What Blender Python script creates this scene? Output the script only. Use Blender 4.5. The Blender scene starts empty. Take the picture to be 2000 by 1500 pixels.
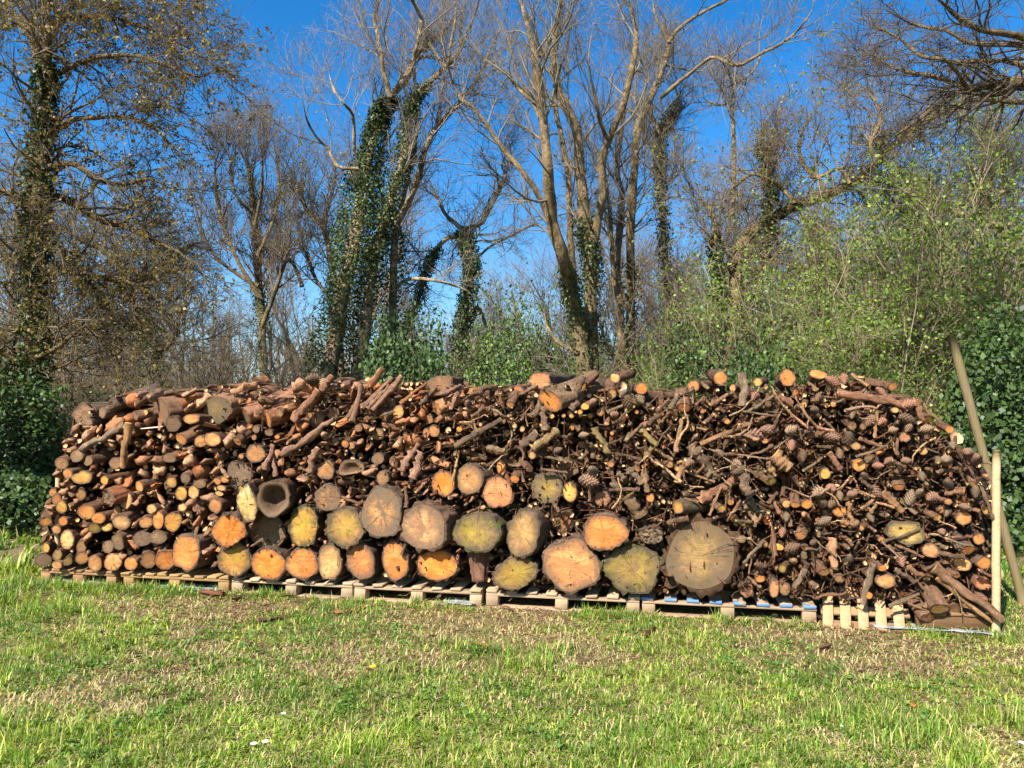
import bpy, math, random
import numpy as np
from mathutils import Vector, Matrix

rnd = random.Random(7)
rng = np.random.default_rng(11)
sc = bpy.context.scene
col = sc.collection

# ------------------------------------------------------------------ camera
F_PX = 1503.0
CAM = Vector((0, 0, 1.55))
PITCH = math.radians(1.525)
cd = bpy.data.cameras.new('camera'); cam = bpy.data.objects.new('camera', cd); col.objects.link(cam)
cam.location = CAM; cam.rotation_euler = (math.radians(90) + PITCH, 0, 0)
cd.sensor_fit = 'HORIZONTAL'; cd.sensor_width = 36.0; cd.lens = F_PX / 2000.0 * 36.0
cd.clip_start = 0.05; cd.clip_end = 800
sc.camera = cam
# ------------------------------------------------------------------ sky and sun
SUN_EL = math.radians(44)
SUN_H = Vector((-0.56, -0.83, 0)).normalized()
world = bpy.data.worlds.new('World'); sc.world = world; world.use_nodes = True
wn = world.node_tree.nodes; wl = world.node_tree.links
bg = wn['Background']
sky = wn.new('ShaderNodeTexSky'); sky.sky_type = 'NISHITA'; sky.sun_disc = False
sky.sun_elevation = SUN_EL; sky.sun_rotation = math.atan2(SUN_H.x, SUN_H.y) % (2 * math.pi)
sky.altitude = 0; sky.air_density = 1.0; sky.dust_density = 0.9; sky.ozone_density = 5.0
hsv = wn.new('ShaderNodeHueSaturation'); hsv.inputs['Saturation'].default_value = 1.34
wl.new(sky.outputs[0], hsv.inputs['Color']); wl.new(hsv.outputs[0], bg.inputs[0]); bg.inputs[1].default_value = 0.092
sd = bpy.data.lights.new('sun', 'SUN'); sd.energy = 5.0; sd.angle = math.radians(0.53); sd.color = (1.0, 0.965, 0.90)
sun = bpy.data.objects.new('sun', sd); col.objects.link(sun)
S = SUN_H * math.cos(SUN_EL) + Vector((0, 0, math.sin(SUN_EL)))
sun.rotation_euler = (-S).to_track_quat('-Z', 'Y').to_euler(); sun.location = S * 30
sc.view_settings.view_transform = 'Standard'; sc.view_settings.look = 'None'
sc.view_settings.exposure = 1.22; sc.view_settings.gamma = 1.0; sc.view_settings.use_curve_mapping = False
sc.render.engine = 'CYCLES'
sc.cycles.max_bounces = 6; sc.cycles.diffuse_bounces = 3; sc.cycles.glossy_bounces = 2
sc.cycles.transmission_bounces = 3; sc.cycles.use_adaptive_sampling = True; sc.cycles.adaptive_threshold = 0.02

# ------------------------------------------------------------------ pixel helpers (photo is 2000 x 1500)
FW = Vector((0, math.cos(PITCH), math.sin(PITCH))); UP = Vector((0, -math.sin(PITCH), math.cos(PITCH)))
def ray(px, py): return FW + Vector(((px - 1000) / F_PX, 0, 0)) + UP * ((750 - py) / F_PX)
def at(px, py, D): return CAM + ray(px, py) * D
A = Vector((-4.18, 6.75, 0)); B = Vector((3.31, 5.23, 0))
UD = (B - A).normalized(); ND = Vector((-UD.y, UD.x, 0))       # along the pile, into the pile
def on_pile(px, py, w=0.0):
    d = ray(px, py); t = (A + ND * w - CAM).dot(ND) / d.dot(ND)
    return CAM + d * t, t
def project(p):
    v = p - CAM; z = v.dot(FW); return 1000 + v.x / z * F_PX, 750 - v.dot(UP) / z * F_PX
def ground_at(px, py):
    d = ray(px, py); t = -CAM.z / d.z; return CAM + d * t

# ------------------------------------------------------------------ object helpers
def link(name, mesh, parent=None, mat=None):
    o = bpy.data.objects.new(name, mesh); col.objects.link(o)
    if parent is not None: o.parent = parent
    if mat is not None and mesh is not None and len(mesh.materials) == 0: mesh.materials.append(mat)
    return o
def tag(o, label=None, cat=None, group=None, kind=None):
    if label: o['label'] = label
    if cat: o['category'] = cat
    if group: o['group'] = group
    if kind: o['kind'] = kind
    return o
def mk(name, V, faces, mats=None, fmat=None, smooth=True, cols=None, attrs=None):
    me = bpy.data.meshes.new(name)
    V = np.asarray(V, np.float32).reshape(-1, 3)
    fs = [np.asarray(f, np.int32) for f in faces if len(f)]
    nl = sum(f.size for f in fs); nf = sum(len(f) for f in fs)
    me.vertices.add(len(V)); me.vertices.foreach_set('co', V.ravel())
    me.loops.add(nl); me.polygons.add(nf)
    me.loops.foreach_set('vertex_index', np.concatenate([f.ravel() for f in fs]))
    tot = np.concatenate([np.full(len(f), f.shape[1], np.int32) for f in fs])
    st = np.concatenate([[0], np.cumsum(tot)[:-1]]).astype(np.int32)
    me.polygons.foreach_set('loop_start', st)
    try: me.polygons.foreach_set('loop_total', tot)
    except Exception: pass
    if smooth: me.polygons.foreach_set('use_smooth', np.ones(nf, bool))
    if fmat is not None: me.polygons.foreach_set('material_index', np.asarray(fmat, np.int32))
    if cols is not None:
        a = me.color_attributes.new('Col', 'FLOAT_COLOR', 'POINT')
        c = np.ones((len(V), 4), np.float32); c[:, :3] = cols; a.data.foreach_set('color', c.ravel())
    for k, v in (attrs or {}).items():
        a = me.attributes.new(k, 'FLOAT', 'POINT'); a.data.foreach_set('value', np.asarray(v, np.float32))
    for m in (mats or []): me.materials.append(m)
    me.update(calc_edges=True)
    return me

def vnoise(x, y, seed=0):
    def h(i, j):
        n = (i.astype(np.int64) * 374761393 + j.astype(np.int64) * 668265263 + seed * 974711) & 0x7fffffff
        n = ((n ^ (n >> 13)) * 1274126177) & 0x7fffffff
        return ((n ^ (n >> 16)) & 0xffff) / 65535.0
    x = np.asarray(x, float); y = np.asarray(y, float)
    i = np.floor(x); j = np.floor(y); fx = x - i; fy = y - j
    fx = fx * fx * (3 - 2 * fx); fy = fy * fy * (3 - 2 * fy)
    return (h(i, j) * (1 - fx) + h(i + 1, j) * fx) * (1 - fy) + (h(i, j + 1) * (1 - fx) + h(i + 1, j + 1) * fx) * fy
def fbm(x, y, seed=0, o=3):
    s = 0; a = 0.5
    for k in range(o): s = s + a * vnoise(x * 2 ** k, y * 2 ** k, seed + k); a *= 0.5
    return s / (1 - 0.5 ** o)

# ------------------------------------------------------------------ material helpers
class NT:
    def __init__(s, name, rough=0.85, spec=0.3):
        s.m = bpy.data.materials.new(name); s.m.use_nodes = True
        s.n = s.m.node_tree.nodes; s.l = s.m.node_tree.links
        s.b = s.n['Principled BSDF']; s.b.inputs['Roughness'].default_value = rough
        s.b.inputs['Specular IOR Level'].default_value = spec
    def put(s, sock, v):
        if isinstance(v, bpy.types.NodeSocket): s.l.new(v, sock)
        elif v is not None:
            if isinstance(v, (tuple, list)) and len(v) == 3 and sock.type == 'RGBA': v = (*v, 1)
            sock.default_value = v
    def node(s, t, ins=None, **kw):
        n = s.n.new(t)
        for k, v in kw.items(): setattr(n, k, v)
        for k, v in (ins or {}).items(): s.put(n.inputs[k], v)
        return n
    def coord(s, scale=(1, 1, 1), out='Object'):
        tc = s.node('ShaderNodeTexCoord'); mp = s.node('ShaderNodeMapping', {'Scale': scale}); s.l.new(tc.outputs[out], mp.inputs[0]); return mp.outputs[0]
    def noise(s, vec, scale, detail=3, rough=0.6, dist=0.0):
        return s.node('ShaderNodeTexNoise', {'Vector': vec, 'Scale': scale, 'Detail': detail, 'Roughness': rough, 'Distortion': dist}).outputs[0]
    def ramp(s, v, a, b):
        n = s.node('ShaderNodeMapRange', {'Value': v, 'From Min': a, 'From Max': b}); return n.outputs[0]
    def math(s, op, a, b=None, c=None):
        n = s.node('ShaderNodeMath', operation=op); s.put(n.inputs[0], a)
        if b is not None: s.put(n.inputs[1], b)
        if c is not None: s.put(n.inputs[2], c)
        n.use_clamp = False; return n.outputs[0]
    def mix(s, f, a, b, mode='MIX'):
        n = s.node('ShaderNodeMix', data_type='RGBA', blend_type=mode)
        s.put(n.inputs[0], f); s.put(n.inputs[6], a); s.put(n.inputs[7], b); return n.outputs[2]
    def attr(s, name, t='GEOMETRY'):
        return s.node('ShaderNodeAttribute', attribute_name=name, attribute_type=t)
    def bump(s, h, strength=0.5, dist=0.01):
        n = s.node('ShaderNodeBump', {'Height': h, 'Strength': strength, 'Distance': dist}); s.l.new(n.outputs[0], s.b.inputs['Normal'])
    def color(s, c): s.put(s.b.inputs['Base Color'], c)

def obj_coord(t, sc_):
    oi = t.node('ShaderNodeObjectInfo'); rv = t.math('MULTIPLY', oi.outputs['Random'], 23.0)
    sh = t.node('ShaderNodeCombineXYZ', {0: rv, 1: rv, 2: rv}).outputs[0]
    return t.node('ShaderNodeVectorMath', {0: t.coord(sc_), 1: sh}, operation='ADD').outputs[0]
def bark_material(name, c1, c2, usecol=True, scale=1.0, disp=0.012, moss=True, attrcol=False, cs=(1, 0.35, 1)):
    t = NT(name, 0.95, 0.15)
    co = obj_coord(t, cs)
    vo = t.node('ShaderNodeTexVoronoi', {'Vector': t.node('ShaderNodeVectorMath', {0: co, 1: t.node('ShaderNodeTexNoise', {'Vector': co, 'Scale': 14 * scale}).outputs[1]}, operation='ADD').outputs[0], 'Scale': 30 * scale}, feature='DISTANCE_TO_EDGE')
    n1 = t.noise(co, 60 * scale, 5, 0.75); n2 = t.noise(co, 16 * scale, 3)
    base = t.mix(n1, c1, c2)
    crack = t.ramp(vo.outputs[0], 0.0, 0.12)
    base = t.mix(t.math('MULTIPLY', t.math('SUBTRACT', 1.0, crack), 0.55), base, (c1[0] * .35, c1[1] * .35, c1[2] * .35))
    base = t.mix(t.ramp(n2, 0.35, 0.75), base, (c2[0] * 1.25, c2[1] * 1.2, c2[2] * 1.2))
    if name == 'tree_bark':
        base = t.mix(t.math('MULTIPLY', t.ramp(t.noise(t.coord(), 5, 5, 0.75), 0.5, 0.62), 0.7), base, (0.07, 0.05, 0.03))
        base = t.mix(t.math('MULTIPLY', t.ramp(t.noise(t.coord((1.3, 1.3, .8)), 9, 4, 0.7), 0.56, 0.66), 0.65), base, (0.45, 0.38, 0.22))
    if attrcol: base = t.mix(1.0, base, t.attr('Col').outputs[0], 'MULTIPLY')
    elif usecol: base = t.mix(1.0, base, t.node('ShaderNodeObjectInfo').outputs['Color'], 'MULTIPLY')
    if moss:
        mo = t.math('MULTIPLY', t.ramp(t.noise(t.coord(), 12, 4, 0.7), 0.45, 0.6), t.attr('moss', 'OBJECT').outputs[2])
        base = t.mix(mo, base, (0.10, 0.13, 0.02))
    t.color(base)
    h = t.math('ADD', t.math('MULTIPLY', crack, 0.8), t.math('MULTIPLY', n1, 0.6))
    t.bump(h, 0.9, disp)
    return t.m

M_BARK = bark_material('pine_bark', (0.065, 0.042, 0.028), (0.20, 0.13, 0.085))
M_STICK = bark_material('branch_bark', (0.045, 0.03, 0.02), (0.34, 0.235, 0.155), scale=1.3, disp=0.01, cs=(.03, .1, .03))
M_BRUSH = bark_material('brushwood_bark', (0.075, 0.048, 0.03), (0.24, 0.155, 0.10), scale=2.5, disp=0.004, moss=False, attrcol=True)
M_TREE = bark_material('tree_bark', (0.05, 0.04, 0.028), (0.42, 0.34, 0.24), scale=0.5, disp=0.04)
def simple(name, c, rough=0.85, var=0.35, scale=8, objcol=False, vcol=False):
    t = NT(name, rough, 0.2); n = t.noise(t.coord(), scale, 4, 0.65)
    b = t.mix(n, tuple(x * (1 - var) for x in c), tuple(min(1, x * (1 + var)) for x in c))
    if objcol: b = t.mix(1.0, b, t.node('ShaderNodeObjectInfo').outputs['Color'], 'MULTIPLY')
    if vcol: b = t.mix(1.0, b, t.attr('Col').outputs[0], 'MULTIPLY')
    t.color(b); t.bump(n, 0.3, 0.005); return t.m
M_TWIG = simple('twig_bark', (0.14, 0.128, 0.10), 0.9, 0.45, 3, True)

def cut_material():
    t = NT('sawn_end_grain', 0.8, 0.25)
    co = t.coord(); rad = t.attr('rad').outputs[2]
    oi = t.node('ShaderNodeObjectInfo')
    rv = t.math('MULTIPLY', oi.outputs['Random'], 37.0)
    sh = t.node('ShaderNodeCombineXYZ', {0: rv, 1: rv, 2: rv}).outputs[0]
    cv = t.node('ShaderNodeVectorMath', {0: co, 1: sh}, operation='ADD').outputs[0]
    big = t.noise(cv, 7, 3, 0.6, 0.6); mid = t.noise(cv, 30, 5, 0.75); fine = t.noise(cv, 160, 3, 0.8)
    base = t.mix(t.math('MULTIPLY', t.ramp(mid, 0.3, 0.7), 0.35), oi.outputs['Color'], (0.66, 0.37, 0.14), 'MIX')
    base = t.mix(t.math('MULTIPLY', t.ramp(big, 0.62, 0.45), 0.55), base, t.mix(1.0, oi.outputs['Color'], (0.75, 0.48, 0.28), 'MULTIPLY'))
    # growth rings
    rr = t.math('SINE', t.math('ADD', t.math('MULTIPLY', rad, 95.0), t.math('MULTIPLY', big, 16.0)))
    base = t.mix(t.math('MULTIPLY', t.ramp(rr, -0.2, 1.0), 0.34), base, t.mix(1.0, base, (0.55, 0.36, 0.2), 'MULTIPLY'))
    # saw strokes
    mp = t.node('ShaderNodeMapping', {'Vector': cv, 'Rotation': (0, 0.9, 0), 'Scale': (12, 1, 170)}).outputs[0]
    saw = t.noise(mp, 1.0, 3, 0.6)
    base = t.mix(t.math('MULTIPLY', t.ramp(saw, 0.42, 0.65), 0.6), base, t.mix(1.0, base, (0.55, 0.42, 0.3), 'MULTIPLY'))
    # radial checks
    nv = t.node('ShaderNodeVectorMath', {0: co}, operation='NORMALIZE').outputs[0]
    nv = t.node('ShaderNodeVectorMath', {0: nv, 1: sh}, operation='ADD').outputs[0]
    ck = t.noise(nv, 2.2, 3, 0.6)
    crack = t.math('MULTIPLY', t.ramp(t.math('ABSOLUTE', t.math('SUBTRACT', ck, 0.5)), 0.012, 0.0), t.ramp(mid, 0.48, 0.56))
    base = t.mix(t.math('MULTIPLY', crack, 0.75), base, (0.07, 0.04, 0.02))
    # weathering towards the rim and in blotches
    gy = t.attr('grey', 'OBJECT').outputs[2]
    rim = t.math('MULTIPLY', t.ramp(t.math('ADD', t.math('ADD', rad, t.math('MULTIPLY', gy, 0.22)), t.math('MULTIPLY', t.math('SUBTRACT', mid, 0.5), 1.0)), 0.70, 1.02), 0.8)
    sp2 = t.math('MULTIPLY', t.ramp(t.noise(cv, 75, 4, 0.8), 0.52, 0.72), 0.6)
    base = t.mix(sp2, base, t.mix(1.0, base, (0.4, 0.27, 0.17), 'MULTIPLY'))
    blot = t.math('MULTIPLY', t.ramp(t.math('ADD', big, t.math('MULTIPLY', t.math('SUBTRACT', mid, 0.5), 1.3)), 0.62, 0.42), gy)
    base = t.mix(rim, base, (0.11, 0.065, 0.036)); base = t.mix(blot, base, (0.125, 0.09, 0.055))
    ms = t.attr('moss', 'OBJECT').outputs[2]
    cv2 = t.node('ShaderNodeVectorMath', {0: cv, 1: (9.1, 3.3, 5.7)}, operation='ADD').outputs[0]
    mo = t.math('MULTIPLY', t.ramp(t.math('ADD', t.noise(cv2, 8, 3, 0.6), t.math('MULTIPLY', t.math('SUBTRACT', mid, 0.5), 0.5)), 0.36, 0.62), ms)
    hrt = t.ramp(t.math('ADD', t.math('MULTIPLY', rad, 0.8), t.math('MULTIPLY', t.math('SUBTRACT', t.noise(cv2, 14, 4, 0.7), 0.5), 1.3)), 0.75, 0.15)
    base = t.mix(mo, base, t.mix(hrt, (0.055, 0.048, 0.02), (0.34, 0.225, 0.025)))
    spk = t.math('MULTIPLY', t.ramp(fine, 0.62, 0.72), t.math('MULTIPLY', gy, 0.45))
    base = t.mix(spk, base, (0.62, 0.52, 0.38))
    ho = t.math('MULTIPLY', t.ramp(t.math('ADD', rad, t.math('MULTIPLY', t.math('SUBTRACT', mid, 0.5), 0.8)), 0.85, 0.6), t.attr('hollow', 'OBJECT').outputs[2])
    base = t.mix(ho, base, t.mix(mid, (0.02, 0.012, 0.008), (0.16, 0.09, 0.045)))
    t.color(base)
    t.bump(t.math('ADD', t.math('ADD', t.math('MULTIPLY', saw, 0.5), t.math('MULTIPLY', mid, 0.8)), t.math('MULTIPLY', crack, -2.0)), 0.8, 0.004)
    return t.m
M_CUT = cut_material()
def split_material(name, c):
    t = NT(name, 0.85, 0.2)
    co = obj_coord(t, (.04, 0.03, .04)); g = t.noise(co, 75, 5, 0.75); n = t.noise(co, 22, 3)
    b = t.mix(t.ramp(g, 0.35, 0.65), tuple(x * 0.35 for x in c), c)
    b = t.mix(t.math('MULTIPLY', t.ramp(n, 0.5, 0.7), 0.6), b, (c[0] * .5, c[1] * .33, c[2] * .22))
    b = t.mix(1.0, b, t.node('ShaderNodeObjectInfo').outputs['Color'], 'MULTIPLY')
    t.color(b); t.bump(g, 0.8, 0.012); return t.m
M_SPLIT = split_material('split_wood', (0.43, 0.275, 0.165))
M_END = split_material('stick_end_wood', (0.70, 0.47, 0.25))
def brush_end():
    t = NT('brush_end_wood', 0.85, 0.2); t.color((0.50, 0.31, 0.15)); return t.m
M_BEND = brush_end()
M_CONE = simple('cone_scales', (0.16, 0.105, 0.07), 0.8, 0.3, 6, True, True)
def plank_material(name, c):
    t = NT(name, 0.8, 0.2)
    co = t.coord((0.08, 1, 1)); g = t.noise(co, 55, 4, 0.65); n = t.noise(t.coord(), 5, 3)
    b = t.mix(t.ramp(g, 0.3, 0.75), tuple(x * 0.6 for x in c), c)
    b = t.mix(t.math('MULTIPLY', t.ramp(n, 0.5, 0.75), 0.4), b, (0.22, 0.16, 0.10))
    b = t.mix(1.0, b, t.node('ShaderNodeObjectInfo').outputs['Color'], 'MULTIPLY')
    t.color(b); t.bump(g, 0.5, 0.004); return t.m
M_PLANK = plank_material('pallet_wood', (0.46, 0.335, 0.215))
M_BLUE = simple('worn_blue_paint', (0.10, 0.20, 0.38), 0.6, 0.4, 60)

# foliage material driven by a vertex colour
def leaf_material(name, rough=0.5, spec=0.4, trans=0.35):
    t = NT(name, rough, spec)
    c = t.attr('Col').outputs[0]; t.color(c)
    tr = t.node('ShaderNodeBsdfTranslucent'); t.l.new(t.mix(1.0, c, (1.5, 1.6, 0.6), 'MULTIPLY'), tr.inputs[0])
    mx = t.node('ShaderNodeMixShader', {0: trans}); t.l.new(t.b.outputs[0], mx.inputs[1]); t.l.new(tr.outputs[0], mx.inputs[2])
    t.l.new(mx.outputs[0], t.n['Material Output'].inputs[0]); return t.m
M_LEAF = leaf_material('young_leaf', 0.5, 0.4, 0.4)
M_IVY = leaf_material('ivy_leaf', 0.5, 0.3, 0.12)
M_GRASS = leaf_material('grass_blade', 0.5, 0.35, 0.35)

# ------------------------------------------------------------------ geometry helpers
def tubes(P, R, S, cap=False):
    P = np.asarray(P, float); R = np.asarray(R, float); N, K, _ = P.shape
    T = np.empty_like(P); T[:, 1:-1] = P[:, 2:] - P[:, :-2]; T[:, 0] = P[:, 1] - P[:, 0]; T[:, -1] = P[:, -1] - P[:, -2]
    T /= np.linalg.norm(T, axis=2, keepdims=True) + 1e-9
    mt = T.mean(1); ref = np.where(np.abs(mt[:, 2:3]) > 0.8, np.array([[1., 0, 0]]), np.array([[0, 0, 1.]]))
    ref = np.repeat(ref[:, None], K, 1)
    n1 = np.cross(T, ref); n1 /= np.linalg.norm(n1, axis=2, keepdims=True) + 1e-9
    n2 = np.cross(T, n1)
    a = np.arange(S) / S * 2 * np.pi
    V = P[:, :, None] + R[:, :, None, None] * (np.cos(a)[None, None, :, None] * n1[:, :, None] + np.sin(a)[None, None, :, None] * n2[:, :, None])
    idx = np.arange(N * K * S).reshape(N, K, S); nx = np.roll(idx, -1, 2)
    Q = np.stack([idx[:, :-1], nx[:, :-1], nx[:, 1:], idx[:, 1:]], -1).reshape(-1, 4)
    V = V.reshape(-1, 3)
    if not cap: return V, Q
    caps = np.concatenate([idx[:, 0, :], idx[:, -1, ::-1]])
    return V, Q, caps

def crv(pts, n):      # Catmull-Rom through rows of (x,y,z,r)
    p = np.asarray(pts, float); p = np.vstack([2 * p[0] - p[1], p, 2 * p[-1] - p[-2]])
    out = []; m = len(p) - 3
    for s in np.linspace(0, m - 1e-6, n):
        i = int(s); t = s - i; a, b, c, d = p[i:i + 4]
        out.append(0.5 * ((2 * b) + (c - a) * t + (2 * a - 5 * b + 4 * c - d) * t * t + (3 * b - a - 3 * c + d) * t ** 3))
    o = np.array(out); o[:, 3] = np.maximum(o[:, 3], 0.003); return o

def spawn(P, R, n, t0, t1, ang, L0, L1, K=5, curl=0.25, up=0.2, rmul=0.5, rmin=0.003, rcap=9, flat=None, taper=0.3):
    N, K0, _ = P.shape
    ln = np.linalg.norm(np.diff(P, axis=1), axis=2).sum(1)
    i = rng.choice(N, n, p=ln / ln.sum()); t = t0 + (t1 - t0) * rng.random(n)
    f = t * (K0 - 1); k = np.minimum(f.astype(int), K0 - 2); fr = (f - k)[:, None]
    pos = P[i, k] * (1 - fr) + P[i, k + 1] * fr
    T = P[i, k + 1] - P[i, k]; T /= np.linalg.norm(T, axis=1, keepdims=True) + 1e-9
    r = R[i, k] * (1 - fr[:, 0]) + R[i, k + 1] * fr[:, 0]
    q = rng.normal(size=(n, 3)); q -= (q * T).sum(1, keepdims=True) * T; q /= np.linalg.norm(q, axis=1, keepdims=True) + 1e-9
    a = np.radians(ang[0] + (ang[1] - ang[0]) * rng.random(n))[:, None]
    d = T * np.cos(a) + q * np.sin(a); d[:, 2] += up
    d /= np.linalg.norm(d, axis=1, keepdims=True)
    L = (L0 + (L1 - L0) * rng.random(n)) * (1 - 0.45 * t)
    r0 = np.clip(r * rmul, rmin, rcap)
    out = np.empty((n, K, 3)); out[:, 0] = pos
    for s in range(1, K):
        d = d + curl * rng.normal(size=(n, 3)); d[:, 2] += up * 0.4
        d /= np.linalg.norm(d, axis=1, keepdims=True)
        out[:, s] = out[:, s - 1] + d * (L / (K - 1))[:, None]
    RR = r0[:, None] * np.linspace(1, taper, K)[None]
    return out, np.maximum(RR, rmin * 0.7)

def leaves(C, size, colors, flat=0.0, nrm=None):
    n = len(C); C = np.asarray(C, float)
    d = rng.normal(size=(n, 3)); d[:, 2] -= 0.3; d /= np.linalg.norm(d, axis=1, keepdims=True)
    u = rng.normal(size=(n, 3))
    if nrm is not None: u = np.cross(d, nrm + 0.5 * rng.normal(size=(n, 3)))
    u -= (u * d).sum(1, keepdims=True) * d; u /= np.linalg.norm(u, axis=1, keepdims=True) + 1e-9
    s = size * (0.6 + 0.8 * rng.random(n)); s = s[:, None]
    V = np.stack([C, C + d * s * 0.45 + u * s * 0.42, C + d * s, C + d * s * 0.45 - u * s * 0.42], 1).reshape(-1, 3)
    Q = np.arange(n * 4).reshape(n, 4)
    return V, Q, np.repeat(colors, 4, 0)
def leafcol(n, a, b, jit=0.25):
    t = rng.random((n, 1)); c = np.array(a) * (1 - t) + np.array(b) * t
    return c * (1 + jit * (rng.random((n, 1)) * 2 - 1))

# ================================================================== GROUND
def gz(x, y):
    v = (x - A.x) * ND.x + (y - A.y) * ND.y; k = np.clip(-(v + .02) / .35, 0, 1) * np.clip((y + 40) / 30, 0, 1)
    return k * (0.06 * (fbm(x * 0.35 + 9, y * 0.35 + 4, 3) - 0.5) + 0.035 * (fbm(x * 4.1, y * 4.1, 8) - .5))
xs = np.concatenate([np.linspace(-150, -8, 24), np.linspace(-7.6, 7.6, 230), np.linspace(8, 150, 24)])
ys = np.concatenate([np.linspace(-60, 1.5, 16), np.linspace(1.8, 7.2, 110), np.linspace(7.3, 12, 24), np.linspace(12.5, 260, 50)])
GX, GY = np.meshgrid(xs, ys); GZ = gz(GX, GY) - 0.012
idx = np.arange(GX.size).reshape(GX.shape)
Q = np.stack([idx[:-1, :-1], idx[:-1, 1:], idx[1:, 1:], idx[1:, :-1]], -1).reshape(-1, 4)
t = NT('meadow_soil', 0.95, 0.1)
gco = t.coord(); g1 = t.noise(gco, 0.9, 4, 0.6); g2 = t.noise(gco, 45, 6, 0.8); g3 = t.noise(gco, 260, 2, 0.7)
gb = t.mix(t.ramp(g2, 0.35, 0.65), (0.10, 0.068, 0.036), (0.42, 0.32, 0.165))
gb = t.mix(t.math('MULTIPLY', t.ramp(g1, 0.4, 0.6), 0.6), gb, t.mix(t.ramp(g2, 0.35, 0.65), (0.06, 0.085, 0.015), (0.21, 0.22, 0.06)))
gb = t.mix(t.ramp(g3, 0.55, 0.8), gb, (0.34, 0.26, 0.14))
t.color(gb); t.bump(t.math('ADD', g2, t.math('MULTIPLY', g3, 0.5)), 1.0, 0.03); M_SOIL = t.m
ground = link('ground', mk('ground', np.stack([GX, GY, GZ], -1), [Q], [M_SOIL])); tag(ground, kind='structure')

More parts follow.
